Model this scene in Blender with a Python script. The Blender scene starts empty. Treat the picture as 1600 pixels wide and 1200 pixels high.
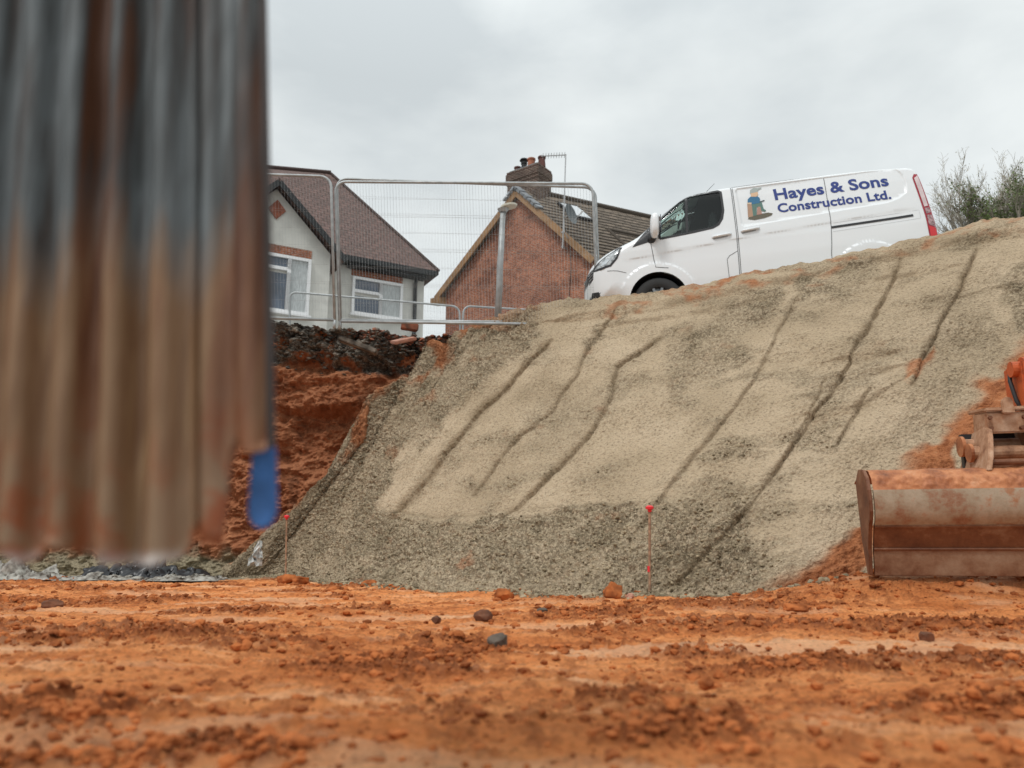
import bpy, bmesh, math, random
import numpy as np
from mathutils import Vector, Matrix, noise as mnoise
from mathutils.geometry import delaunay_2d_cdt
SC = bpy.context.scene
COL = SC.collection
rad = math.radians
# ------------------------------------------------------------------ camera
F_PX, CAM_H = 1200.0, 0.35
PITCH = math.atan(260 / 1200.0)
cam = bpy.data.cameras.new('camera'); camo = bpy.data.objects.new('camera', cam); COL.objects.link(camo)
cam.sensor_width = 36; cam.lens = 27; cam.clip_start = .05; cam.clip_end = 2000
camo.location = (0, 0, CAM_H); camo.rotation_euler = (math.pi / 2 + PITCH, 0, 0)
cam.dof.use_dof = True; cam.dof.focus_distance = 7.0; cam.dof.aperture_fstop = 2.3
SC.camera = camo
# ------------------------------------------------------------------ world, sun, exposure
SUN_EL, SUN_AZ = rad(58), rad(200)
w = bpy.data.worlds.new("World"); SC.world = w; w.use_nodes = True
nt = w.node_tree; nt.nodes.clear()
def wn(t, **k):
    n = nt.nodes.new(t)
    for a, b in k.items(): setattr(n, a, b)
    return n
wo = wn('ShaderNodeOutputWorld'); bg = wn('ShaderNodeBackground'); bg.inputs[1].default_value = .1
sky = wn('ShaderNodeTexSky', sky_type='NISHITA', sun_disc=False); sky.sun_elevation = SUN_EL; sky.sun_rotation = SUN_AZ
bw = wn('ShaderNodeRGBToBW')
tc = wn('ShaderNodeTexCoord'); sep = wn('ShaderNodeSeparateXYZ')
mp = wn('ShaderNodeMapping'); mp.inputs['Scale'].default_value = (1, 1, 2.2)
n1 = wn('ShaderNodeTexNoise'); n1.inputs['Scale'].default_value = 3.6; n1.inputs['Detail'].default_value = 5; n1.inputs['Distortion'].default_value = .15; n1.inputs['Roughness'].default_value = .5
cr = wn('ShaderNodeValToRGB')
cr.color_ramp.elements[0].position = .34; cr.color_ramp.elements[0].color = (6.5, 7.05, 7.3, 1)
cr.color_ramp.elements[1].position = .68; cr.color_ramp.elements[1].color = (8.9, 9.4, 9.45, 1)
rz = wn('ShaderNodeMapRange'); rz.inputs[1].default_value = .55; rz.inputs[2].default_value = 1.0; rz.inputs[3].default_value = 1.0; rz.inputs[4].default_value = 1.6
mul = wn('ShaderNodeVectorMath', operation='SCALE')
mx = wn('ShaderNodeMixRGB'); mx.inputs[0].default_value = .93
nt.links.new(tc.outputs['Generated'], mp.inputs[0]); nt.links.new(mp.outputs[0], n1.inputs[0])
nt.links.new(n1.outputs[0], cr.inputs[0]); nt.links.new(tc.outputs['Generated'], sep.inputs[0])
nt.links.new(sep.outputs[2], rz.inputs[0]); nt.links.new(cr.outputs[0], mul.inputs[0]); nt.links.new(rz.outputs[0], mul.inputs['Scale'])
nt.links.new(sky.outputs[0], bw.inputs[0]); nt.links.new(bw.outputs[0], mx.inputs[1]); nt.links.new(mul.outputs[0], mx.inputs[2])
nt.links.new(mx.outputs[0], bg.inputs[0]); nt.links.new(bg.outputs[0], wo.inputs[0])
sl = bpy.data.lights.new('sun', 'SUN'); sl.energy = 1.5; sl.angle = rad(14); sl.color = (1, .985, .96)
slo = bpy.data.objects.new('sun', sl); COL.objects.link(slo)
sd = Vector((-math.sin(rad(35)) * math.cos(SUN_EL), -math.cos(rad(35)) * math.cos(SUN_EL), math.sin(SUN_EL)))
slo.rotation_euler = sd.to_track_quat('Z', 'Y').to_euler(); slo.location = (-5, -8, 20)
sky.sun_rotation = math.atan2(sd.x, sd.y)
SC.view_settings.view_transform = 'Standard'; SC.view_settings.look = 'None'
SC.view_settings.exposure = 0; SC.view_settings.gamma = 1
# ------------------------------------------------------------------ geometry helpers
CP, SP = math.cos(PITCH), math.sin(PITCH)
def at(px, py, Y):
    """world point at depth Y (metres ahead) surveyed at photo position px,py"""
    b = 600 - py; dy = F_PX * CP - b * SP
    return Vector(((px - 800) / dy * Y, Y, CAM_H + (F_PX * SP + b * CP) / dy * Y))
def onp(px, py, o, n):
    r = at(px, py, 1.0) - Vector((0, 0, CAM_H)); c = Vector((0, 0, CAM_H))
    t = n.dot(Vector(o) - c) / n.dot(r)
    return c + r * t
def ground_y(py):
    b = 600 - py; k = (F_PX * SP + b * CP) / (F_PX * CP - b * SP)
    return -CAM_H / k
def tag(o, label=None, cat=None, group=None, kind=None):
    if label: o['label'] = label
    if cat: o['category'] = cat
    if group: o['group'] = group
    if kind: o['kind'] = kind
    return o
def thing(name, loc, label, cat, group=None):
    o = bpy.data.objects.new(name, None); COL.objects.link(o); o.location = loc
    return tag(o, label, cat, group)
def link(name, me, mat=None, parent=None, smooth=False):
    o = bpy.data.objects.new(name, me); COL.objects.link(o)
    if mat: me.materials.append(mat)
    if smooth: me.shade_smooth()
    if parent:
        bpy.context.view_layer.update() if False else None
        o.parent = parent
        M = Matrix.Translation(parent.location) if parent.parent is None and parent.type == 'EMPTY' and parent.rotation_euler == Matrix.Identity(3).to_euler() else None
        if M is not None: o.matrix_parent_inverse = M.inverted()
        elif parent.get('_wp') or True: o.matrix_parent_inverse = wmat(parent).inverted()
    return o
def wmat(o):
    m = o.matrix_basis.copy()
    if o.parent: m = wmat(o.parent) @ o.matrix_parent_inverse @ m
    return m
class MB:
    def __init__(s): s.v = []; s.f = []; s.uv = []
    def poly(s, pts, uvs=None):
        i = len(s.v); s.v += [tuple(p) for p in pts]; s.f.append(tuple(range(i, i + len(pts))))
        s.uv.append(uvs if uvs else [(0, 0)] * len(pts)); return s
    def box(s, c, size, ax=None):
        c = Vector(c); ax = ax or (Vector((1, 0, 0)), Vector((0, 1, 0)), Vector((0, 0, 1)))
        h = [ax[k] * (size[k] / 2) for k in range(3)]; i = len(s.v)
        for a in (-1, 1):
            for b in (-1, 1):
                for d in (-1, 1): s.v.append(tuple(c + h[0] * a + h[1] * b + h[2] * d))
        for q in ((0, 1, 3, 2), (4, 6, 7, 5), (0, 4, 5, 1), (2, 3, 7, 6), (0, 2, 6, 4), (1, 5, 7, 3)):
            s.f.append(tuple(i + k for k in q)); s.uv.append([(0, 0)] * 4)
        return s
    def bar(s, a, b, w, t=None, up=(0, 0, 1)):
        a = Vector(a); b = Vector(b); d = (b - a); L = d.length; d.normalize()
        u = Vector(up); x = d.cross(u)
        if x.length < 1e-4: x = d.cross(Vector((1, 0, 0)))
        x.normalize(); z = x.cross(d)
        return s.box((a + b) / 2, (L, w, t or w), (d, x, z))
    def tube(s, pts, r, n=8, cap=True):
        pts = [Vector(p) for p in pts]; rr = r if isinstance(r, (list, tuple)) else [r] * len(pts)
        rings = []; ref = None
        for k, p in enumerate(pts):
            d = (pts[min(k + 1, len(pts) - 1)] - pts[max(k - 1, 0)]).normalized()
            if ref is None:
                ref = d.cross(Vector((0, 0, 1)))
                if ref.length < .1: ref = d.cross(Vector((1, 0, 0)))
            x = (ref - d * ref.dot(d)).normalized(); y = d.cross(x); ref = x
            rings.append(len(s.v))
            for j in range(n):
                a = 2 * math.pi * j / n; s.v.append(tuple(p + (x * math.cos(a) + y * math.sin(a)) * rr[k]))
        for k in range(len(pts) - 1):
            for j in range(n):
                a, b = rings[k], rings[k + 1]; j2 = (j + 1) % n
                s.f.append((a + j, a + j2, b + j2, b + j)); s.uv.append([(0, 0)] * 4)
        if cap:
            for q in (rings[0], rings[-1]): s.f.append(tuple(q + j for j in range(n))); s.uv.append([(0, 0)] * n)
        return s
    def prism(s, pts, d, uvs=None):
        """polygon pts extruded by vector d"""
        d = Vector(d); n = len(pts); P = [Vector(p) for p in pts]; Q = [p + d for p in P]
        s.poly(P, uvs); s.poly(Q[::-1], uvs[::-1] if uvs else None)
        for k in range(n):
            j = (k + 1) % n; L = (P[j] - P[k]).length
            s.poly([P[k], Q[k], Q[j], P[j]], [(0, 0), (d.length, 0), (d.length, L), (0, L)])
        return s
    def build(s, name, mat, parent=None, smooth=False, bevel=0, recalc=True):
        me = bpy.data.meshes.new(name); me.from_pydata(s.v, [], s.f)
        uv = me.uv_layers.new(name='UVMap'); k = 0
        for u in s.uv:
            for a in u: uv.data[k].uv = a; k += 1
        if recalc or bevel:
            bm = bmesh.new(); bm.from_mesh(me); bmesh.ops.remove_doubles(bm, verts=bm.verts, dist=1e-5)
            bmesh.ops.recalc_face_normals(bm, faces=bm.faces)
            if bevel: bmesh.ops.bevel(bm, geom=[e for e in bm.edges if len(e.link_faces) == 2 and e.calc_face_angle(0) > .5], offset=bevel, segments=2, affect='EDGES', clamp_overlap=True)
            bm.to_mesh(me); bm.free()
        return link(name, me, mat, parent, smooth)
def grid_mesh(name, P, mat, attrs=None, smooth=True, kind=None, parent=None):
    """P (n,m,3) array -> mesh"""
    n, m = P.shape[:2]; me = bpy.data.meshes.new(name)
    me.vertices.add(n * m); me.vertices.foreach_set('co', P.reshape(-1).astype(np.float32))
    i = np.arange(n * m).reshape(n, m)
    q = np.stack([i[:-1, :-1], i[:-1, 1:], i[1:, 1:], i[1:, :-1]], -1).reshape(-1, 4)
    me.loops.add(q.size); me.loops.foreach_set('vertex_index', q.reshape(-1).astype(np.int32))
    me.polygons.add(len(q)); me.polygons.foreach_set('loop_start', (np.arange(len(q)) * 4).astype(np.int32))
    me.polygons.foreach_set('loop_total', np.full(len(q), 4, np.int32))
    me.update(calc_edges=True)
    for k, a in (attrs or {}).items():
        at_ = me.attributes.new(k, 'FLOAT', 'POINT'); at_.data.foreach_set('value', a.reshape(-1).astype(np.float32))
    o = link(name, me, mat, parent, smooth)
    if kind: o['kind'] = kind
    return o
# ------------------------------------------------------------------ numpy noise
def _h(ix, iy, s):
    h = (ix.astype(np.int64) * 374761393 + iy.astype(np.int64) * 668265263 + s * 974711) & 0xffffffff
    h = ((h ^ (h >> 13)) * 1274126177) & 0xffffffff
    h = ((h ^ (h >> 15)) * 2246822519) & 0xffffffff
    return (h ^ (h >> 16)) & 0xffffff
def pn(x, y, s=0):
    ix = np.floor(x); iy = np.floor(y); fx = x - ix; fy = y - iy
    u = fx * fx * fx * (fx * (fx * 6 - 15) + 10); v = fy * fy * fy * (fy * (fy * 6 - 15) + 10)
    def g(a, b):
        t = _h(ix + a, iy + b, s) * (2 * math.pi / 0xffffff)
        return np.cos(t) * (fx - a) + np.sin(t) * (fy - b)
    a = g(0, 0) * (1 - u) + g(1, 0) * u; b = g(0, 1) * (1 - u) + g(1, 1) * u
    return (a * (1 - v) + b * v) * 1.5
def fbm(x, y, o=4, s=0, g=.5):
    r = 0; a = 1
    for k in range(o): r = r + a * pn(x, y, s + k * 17); x = x * 2.03 + 5.1; y = y * 2.03 + 1.7; a *= g
    return r
def cell(x, y, s=0):
    """distance to nearest jittered point and that cell's random value"""
    ix = np.floor(x); iy = np.floor(y); best = np.full(x.shape, 9.); rv = np.zeros(x.shape)
    for a in (-1, 0, 1):
        for b in (-1, 0, 1):
            jx = ix + a; jy = iy + b
            rx = _h(jx, jy, s) / 0xffffff; ry = _h(jx, jy, s + 7) / 0xffffff
            d = (jx + rx - x) ** 2 + (jy + ry - y) ** 2; m = d < best
            best = np.where(m, d, best); rv = np.where(m, _h(jx, jy, s + 13) / 0xffffff, rv)
    return np.sqrt(best), rv
def stones(x, y, s=0, lo=.2):
    d, r = cell(x, y, s); rr = lo + (.6 - lo) * r
    return np.sqrt(np.clip(1 - (d / rr) ** 2, 0, 1)) * rr
def ss(a, b, x):
    t = np.clip((x - a) / (b - a), 0, 1); return t * t * (3 - 2 * t)
def dline(px, py, pts):
    d = np.full(px.shape, 1e9); side = np.zeros(px.shape); par = np.zeros(px.shape); n = len(pts) - 1
    for k in range(n):
        ax, ay = pts[k]; bx, by = pts[k + 1]; ex, ey = bx - ax, by - ay; L = ex * ex + ey * ey
        t = np.clip(((px - ax) * ex + (py - ay) * ey) / L, 0, 1)
        dx = px - ax - t * ex; dy = py - ay - t * ey; q = np.hypot(dx, dy); m = q < d
        d = np.where(m, q, d); side = np.where(m, np.sign(ex * dy - ey * dx), side); par = np.where(m, (k + t) / n, par)
    return d, side, par
def sdpoly(px, py, pts):
    d, _, _ = dline(px, py, pts + [pts[0]]); ins = np.zeros(px.shape, bool)
    n = len(pts); j = n - 1
    for i in range(n):
        xi, yi = pts[i]; xj, yj = pts[j]
        c = ((yi > py) != (yj > py)) & (px < (xj - xi) * (py - yi) / (yj - yi + 1e-12) + xi)
        ins ^= c; j = i
    return np.where(ins, -d, d)
def projpx(P):
    d = P[..., 1] * CP + (P[..., 2] - CAM_H) * SP; u = -P[..., 1] * SP + (P[..., 2] - CAM_H) * CP
    return 800 + F_PX * P[..., 0] / d, 600 - F_PX * u / d
# ------------------------------------------------------------------ materials
def mat(name, col, rough=.7, metal=0, var=0, scale=5, col2=None, bump=0, bscale=60, detail=4, coat=0, spec=None, stretch=None):
    m = bpy.data.materials.new(name); m.use_nodes = True; t = m.node_tree; b = t.nodes['Principled BSDF']
    b.inputs['Base Color'].default_value = (*col, 1); b.inputs['Roughness'].default_value = rough; b.inputs['Metallic'].default_value = metal
    b.inputs['Coat Weight'].default_value = coat; b.inputs['Coat Roughness'].default_value = .05
    if spec is not None: b.inputs['Specular IOR Level'].default_value = spec
    tc = t.nodes.new('ShaderNodeTexCoord'); src = tc.outputs['Object']
    if stretch:
        mp = t.nodes.new('ShaderNodeMapping'); mp.inputs['Scale'].default_value = stretch; t.links.new(src, mp.inputs[0]); src = mp.outputs[0]
    if var or col2:
        n = t.nodes.new('ShaderNodeTexNoise'); n.inputs['Scale'].default_value = scale; n.inputs['Detail'].default_value = detail; t.links.new(src, n.inputs[0])
        r = t.nodes.new('ShaderNodeValToRGB'); c2 = col2 or tuple(c * (1 - var) for c in col)
        r.color_ramp.elements[0].position = .38; r.color_ramp.elements[1].position = .62
        r.color_ramp.elements[0].color = (*c2, 1); r.color_ramp.elements[1].color = (*col, 1)
        t.links.new(n.outputs[0], r.inputs[0]); t.links.new(r.outputs[0], b.inputs['Base Color'])
    if bump:
        n = t.nodes.new('ShaderNodeTexNoise'); n.inputs['Scale'].default_value = bscale; n.inputs['Detail'].default_value = 4; t.links.new(src, n.inputs[0])
        bp = t.nodes.new('ShaderNodeBump'); bp.inputs['Strength'].default_value = 1; bp.inputs['Distance'].default_value = bump
        t.links.new(n.outputs[0], bp.inputs['Height']); t.links.new(bp.outputs[0], b.inputs['Normal'])
    return m
def tex_noise(t, src, scale, detail=5, rough=.6):
    n = t.nodes.new('ShaderNodeTexNoise'); n.inputs['Scale'].default_value = scale; n.inputs['Detail'].default_value = detail; n.inputs['Roughness'].default_value = rough
    t.links.new(src, n.inputs[0]); return n.outputs[0]
def ramp(t, src, stops):
    r = t.nodes.new('ShaderNodeValToRGB'); e = r.color_ramp.elements
    while len(e) < len(stops): e.new(.5)
    for k, (p, c) in enumerate(stops): e[k].position = p; e[k].color = (*c, 1) if len(c) == 3 else c
    t.links.new(src, r.inputs[0]); return r.outputs[0]
def mixc(t, fac, a, b, mode='MIX'):
    m = t.nodes.new('ShaderNodeMixRGB'); m.blend_type = mode
    for k, v in ((0, fac), (1, a), (2, b)):
        if isinstance(v, (int, float)): m.inputs[k].default_value = v
        elif isinstance(v, tuple): m.inputs[k].default_value = (*v, 1)
        else: t.links.new(v, m.inputs[k])
    return m.outputs[0]
def attr(t, name):
    a = t.nodes.new('ShaderNodeAttribute'); a.attribute_name = name; return a.outputs['Fac']
def math_(t, op, a, b=None):
    m = t.nodes.new('ShaderNodeMath'); m.operation = op; m.use_clamp = False
    for k, v in ((0, a), (1, b)):
        if v is None: continue
        if isinstance(v, (int, float)): m.inputs[k].default_value = v
        else: t.links.new(v, m.inputs[k])
    return m.outputs[0]
def newmat(name, rough=.8):
    m = bpy.data.materials.new(name); m.use_nodes = True; t = m.node_tree; b = t.nodes['Principled BSDF']; b.inputs['Roughness'].default_value = rough
    tc = t.nodes.new('ShaderNodeTexCoord'); return m, t, b, tc
def bump_(t, b, h, dist):
    bp = t.nodes.new('ShaderNodeBump'); bp.inputs['Distance'].default_value = dist; t.links.new(h, bp.inputs['Height']); t.links.new(bp.outputs[0], b.inputs['Normal'])

# red clay ground
def ground_material():
    m, t, b, tc = newmat('red_clay', .75); o = tc.outputs['Object']
    mpg = t.nodes.new('ShaderNodeMapping'); mpg.inputs['Scale'].default_value = (.55, 1.9, 1); t.links.new(o, mpg.inputs[0])
    base = ramp(t, tex_noise(t, mpg.outputs[0], 1.9, 9, .68), [(.32, (.46, .125, .028)), (.46, (.76, .26, .08)), (.56, (.86, .335, .115)), (.70, (.96, .52, .28))])
    fine = ramp(t, tex_noise(t, o, 45, 5, .7), [(.3, (.45, .42, .4)), (.55, (1, 1, 1))])
    c = mixc(t, .7, base, fine, 'MULTIPLY')
    c = mixc(t, attr(t, 'clod'), c, mixc(t, .9, (.36, .105, .032), fine, 'MULTIPLY'))
    c = mixc(t, attr(t, 'sand'), c, mixc(t, .4, (.92, .58, .35), fine, 'MULTIPLY'))
    t.links.new(math_(t, 'SUBTRACT', .78, math_(t, 'MULTIPLY', attr(t, 'sand'), .42)), b.inputs['Roughness'])
    c = mixc(t, attr(t, 'grey'), c, mixc(t, .6, (.33, .28, .19), fine, 'MULTIPLY'))
    t.links.new(c, b.inputs['Base Color'])
    bump_(t, b, tex_noise(t, o, 38, 8, .75), .022); b.inputs['Specular IOR Level'].default_value = .18
    return m
def bank_material():
    m, t, b, tc = newmat('cement_soil', .95); o = tc.outputs['Object']; b.inputs['Specular IOR Level'].default_value = .2
    def vor(sc):
        v = t.nodes.new('ShaderNodeTexVoronoi'); v.inputs['Scale'].default_value = sc; v.inputs['Randomness'].default_value = 1
        t.links.new(mixc(t, .03, o, tex_noise(t, o, 20, 3)), v.inputs['Vector']); return v.outputs['Distance']
    v1, v2 = vor(30), vor(58)
    sm = ramp(t, tex_noise(t, o, .9, 6, .6), [(.3, (.38, .29, .19)), (.5, (.48, .37, .25)), (.7, (.55, .43, .30))])
    ro = ramp(t, tex_noise(t, o, 3, 6, .6), [(.3, (.32, .26, .175)), (.6, (.49, .395, .28))])
    c = mixc(t, attr(t, 'rough'), sm, ro)
    sp = ramp(t, tex_noise(t, o, 38, 4, .7), [(.34, (.38, .36, .32)), (.46, (1, 1, 1)), (.7, (1.1, 1.09, 1.05))])
    c = mixc(t, .75, c, sp, 'MULTIPLY')
    gap = ramp(t, math_(t, 'ADD', math_(t, 'MULTIPLY', v1, .6), math_(t, 'MULTIPLY', v2, .4)), [(.26, (1.15, 1.14, 1.12)), (.44, (.95, .93, .9)), (.62, (.45, .42, .38))])
    c = mixc(t, math_(t, 'ADD', math_(t, 'MULTIPLY', attr(t, 'rough'), .7), .08), c, mixc(t, 1.0, c, gap, 'MULTIPLY'))
    c = mixc(t, attr(t, 'recess_shade'), c, mixc(t, 1.0, c, (.42, .38, .32), 'MULTIPLY'))  # shade of grooves, ledges and pits multiplied into the bank colour
    red = ramp(t, tex_noise(t, o, 9, 6, .7), [(.3, (.22, .07, .028)), (.6, (.46, .18, .075)), (.75, (.5, .3, .17))])
    c = mixc(t, attr(t, 'red'), c, red)
    t.links.new(c, b.inputs['Base Color']); bump_(t, b, math_(t, 'SUBTRACT', tex_noise(t, o, 40, 5, .7), math_(t, 'MULTIPLY', math_(t, 'ADD', v1, v2), .5)), .016)
    return m
def cliff_material():
    m, t, b, tc = newmat('red_cut_clay', .9); o = tc.outputs['Object']; b.inputs['Specular IOR Level'].default_value = .25
    c = ramp(t, tex_noise(t, o, 1.8, 9, .72), [(.32, (.12, .045, .022)), (.46, (.32, .115, .05)), (.68, (.50, .21, .10))])
    fine = ramp(t, tex_noise(t, o, 30, 5, .7), [(.35, (.5, .48, .46)), (.6, (1, 1, 1))])
    c = mixc(t, .6, c, fine, 'MULTIPLY')
    tar = ramp(t, tex_noise(t, o, 24, 5, .8), [(.36, (.03, .027, .022)), (.52, (.14, .12, .095)), (.66, (.42, .38, .33))])
    c = mixc(t, attr(t, 'tar'), c, tar)
    gr = ramp(t, tex_noise(t, o, 30, 4, .7), [(.35, (.13, .12, .08)), (.6, (.33, .29, .19))])
    c = mixc(t, attr(t, 'grey'), c, gr)
    t.links.new(c, b.inputs['Base Color']); bump_(t, b, tex_noise(t, o, 40, 6, .75), .012)
    return m
def brick_material(name, c1, c2, mortar, dark, uvs=1.0):
    m, t, b, tc = newmat(name, .9)
    br = t.nodes.new('ShaderNodeTexBrick'); br.offset = .5
    for k, v in (('Color1', c1), ('Color2', c2), ('Mortar', mortar)): br.inputs[k].default_value = (*v, 1)
    br.inputs['Scale'].default_value = 1.0; br.inputs['Mortar Size'].default_value = .011; br.inputs['Brick Width'].default_value = .225; br.inputs['Row Height'].default_value = .075
    br.inputs['Bias'].default_value = -.1
    t.links.new(tc.outputs['UV'], br.inputs['Vector'])
    n = tex_noise(t, tc.outputs['UV'], .55, 6, .7)
    st = ramp(t, n, [(.36, dark), (.56, (1, 1, 1))])
    c = mixc(t, .85, br.outputs[0], st, 'MULTIPLY')
    n2 = ramp(t, tex_noise(t, tc.outputs['UV'], 7, 3, .6), [(.3, (.45, .4, .4)), (.5, (1, 1, 1)), (.7, (1.25, 1.2, 1.15))])
    c = mixc(t, .8, c, n2, 'MULTIPLY')
    t.links.new(c, b.inputs['Base Color']); bump_(t, b, br.outputs['Fac'], -.004)
    return m
def tile_material(name, c1, c2, row=.22, wid=.3, rib=0):
    m, t, b, tc = newmat(name, .85)
    br = t.nodes.new('ShaderNodeTexBrick'); br.offset = .5
    for k, v in (('Color1', c1), ('Color2', c2), ('Mortar', tuple(c * .35 for c in c1))): br.inputs[k].default_value = (*v, 1)
    br.inputs['Scale'].default_value = 1; br.inputs['Mortar Size'].default_value = .018; br.inputs['Brick Width'].default_value = wid; br.inputs['Row Height'].default_value = row
    t.links.new(tc.outputs['UV'], br.inputs['Vector'])
    c = mixc(t, .8, br.outputs[0], ramp(t, tex_noise(t, tc.outputs['UV'], 3, 6, .7), [(.3, (.6, .6, .55)), (.6, (1.05, 1, 1))]), 'MULTIPLY')
    t.links.new(c, b.inputs['Base Color']); bump_(t, b, br.outputs['Fac'], -.02)
    return m
M = {}
M['white'] = mat('white_paint', (.80, .82, .83), .35, coat=.6)
M['dark'] = mat('dark_trim', (.02, .02, .022), .5)
M['seam'] = mat('seam_grey', (.16, .165, .17), .7)
M['tyre'] = mat('tyre_rubber', (.03, .03, .03), .85, bump=.002)
M['galv'] = mat('galvanised_steel', (.44, .46, .46), .5, .35, var=.25, scale=9)
M['wire'] = mat('wire_grey', (.42, .43, .43), .6, .3)
M['render'] = mat('pale_render', (.66, .65, .60), .9, var=.12, scale=3, bump=.004, bscale=30)
M['upvc'] = mat('white_upvc', (.80, .80, .80), .35)
M['pane'] = mat('window_glass', (.10, .13, .18), .08, var=.5, scale=1.2, spec=.8)
M['curtain'] = mat('net_curtain', (.55, .58, .58), .9, var=.3, scale=14, stretch=(4, 4, .4))
M['black'] = mat('black_timber', (.015, .017, .018), .6)
M['barge'] = mat('brown_timber', (.36, .20, .09), .6, var=.3, scale=3)
M['lead'] = mat('lead_grey', (.30, .32, .34), .5, .2, var=.3, scale=6)
M['clay'] = mat('terracotta', (.42, .15, .08), .8, var=.3)
M['claydk'] = mat('sooty_clay', (.13, .05, .04), .8, var=.4)
M['soot'] = mat('soot_black', (.02, .02, .02), .7)
M['alu'] = mat('aerial_metal', (.45, .45, .45), .5, .4)
M['dish'] = mat('dish_grey', (.11, .125, .13), .5)
M['ground'] = ground_material(); M['bank'] = bank_material(); M['cliff'] = cliff_material()
M['brick'] = brick_material('red_brick', (.46, .15, .072), (.31, .095, .048), (.40, .30, .23), (.40, .36, .36))
M['brickdk'] = brick_material('sooty_brick', (.075, .03, .022), (.045, .02, .016), (.34, .28, .22), (.4, .4, .4))
M['tile'] = tile_material('brown_tile', (.175, .108, .092), (.13, .085, .074))
M['tile2'] = tile_material('weathered_tile', (.235, .19, .145), (.17, .14, .11), .3, .5)
def glass(name, tint, ior=1.6):
    m = bpy.data.materials.new(name); m.use_nodes = True; t = m.node_tree; t.nodes.clear()
    o = t.nodes.new('ShaderNodeOutputMaterial'); tr = t.nodes.new('ShaderNodeBsdfTransparent'); gl = t.nodes.new('ShaderNodeBsdfGlossy'); fr = t.nodes.new('ShaderNodeFresnel'); mi = t.nodes.new('ShaderNodeMixShader')
    tr.inputs[0].default_value = (*tint, 1); gl.inputs['Roughness'].default_value = .03; fr.inputs[0].default_value = ior
    t.links.new(fr.outputs[0], mi.inputs[0]); t.links.new(tr.outputs[0], mi.inputs[1]); t.links.new(gl.outputs[0], mi.inputs[2]); t.links.new(mi.outputs[0], o.inputs[0])
    return m
M['vglass'] = glass('tinted_glass', (.72, .84, .79), 1.55)

# ------------------------------------------------------------------ THE CUT BANK (pale cement-bound soil slope)
TOP = [(350,893,10.6),(440,805,10.6),(520,735,10.5),(562,690,10.5),(575,640,10.6),(572,618,10.7),(640,590,10.8),(662,560,10.9),(680,535,11.0),(740,508,11.0),(790,488,10.8),
       (870,470,10.6),(940,464,10.3),(1040,454,10.0),(1150,433,9.75),(1300,402,9.4),(1400,382,9.15),(1460,368,9.0),(1480,360,8.95),(1520,349,8.85),(1600,338,8.7),(1750,312,8.4),(1950,280,8.1)]
TOE = [(345,898),(365,899),(385,900),(400,901),(410,902),(420,903),(440,904),(460,905),(475,906),(500,909),(530,912),(570,914),(620,918),(720,924),(830,930),(970,934),(1060,935),(1120,935),(1145,936),(1200,937),(1320,937),(1500,940),(1800,945)]
Pt = np.array([at(*p) for p in TOP]); Tt = np.array([at(x, y, min(ground_y(y), 10.3)) for x, y in TOE])
seg = np.r_[0, np.cumsum(np.linalg.norm(np.diff(Pt, axis=0), axis=1) * .5 + np.linalg.norm(np.diff(Tt, axis=0), axis=1) * .5)]
NU, NS = 1150, 560
uu = np.linspace(0, seg[-1], NU)
def smooth_interp(A, sm):
    r = np.stack([np.interp(uu, seg, A[:, k]) for k in range(3)], 1)
    ker = np.hanning(sm); ker /= ker.sum(); pad = sm // 2
    return np.stack([np.convolve(np.pad(r[:, k], pad, mode='edge'), ker, 'valid')[:NU] for k in range(3)], 1)
PtI = smooth_interp(Pt, 9); wl_ = ss(.5, .3, uu / seg[-1]); PtI[:, 0] += wl_ * .09 * fbm(uu * 3.5, uu * 0, 4, 2); PtI[:, 2] += wl_ * .08 * fbm(uu * 4.5, uu * 0, 4, 12); TtI = smooth_interp(Tt, 61)
s_ = np.linspace(-.06, 1, NS)[:, None, None]
B = TtI[None] * (1 - s_) + PtI[None] * s_
sag = (np.sin(np.clip(s_, 0, 1) * math.pi) * .16 * (1 - s_))[..., 0] * np.clip((uu / seg[-1]) * 3, 0, 1)[None]
B[..., 2] -= sag
B[..., 2] = np.where(s_[..., 0] < 0, B[..., 2] - .02, B[..., 2])
du = np.gradient(B, axis=1); dv = np.gradient(B, axis=0); Nn = np.cross(du, dv); Nn /= np.linalg.norm(Nn, axis=2, keepdims=True) + 1e-9
Nn[Nn[..., 1] > 0] *= -1
PX, PY = projpx(B)
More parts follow.
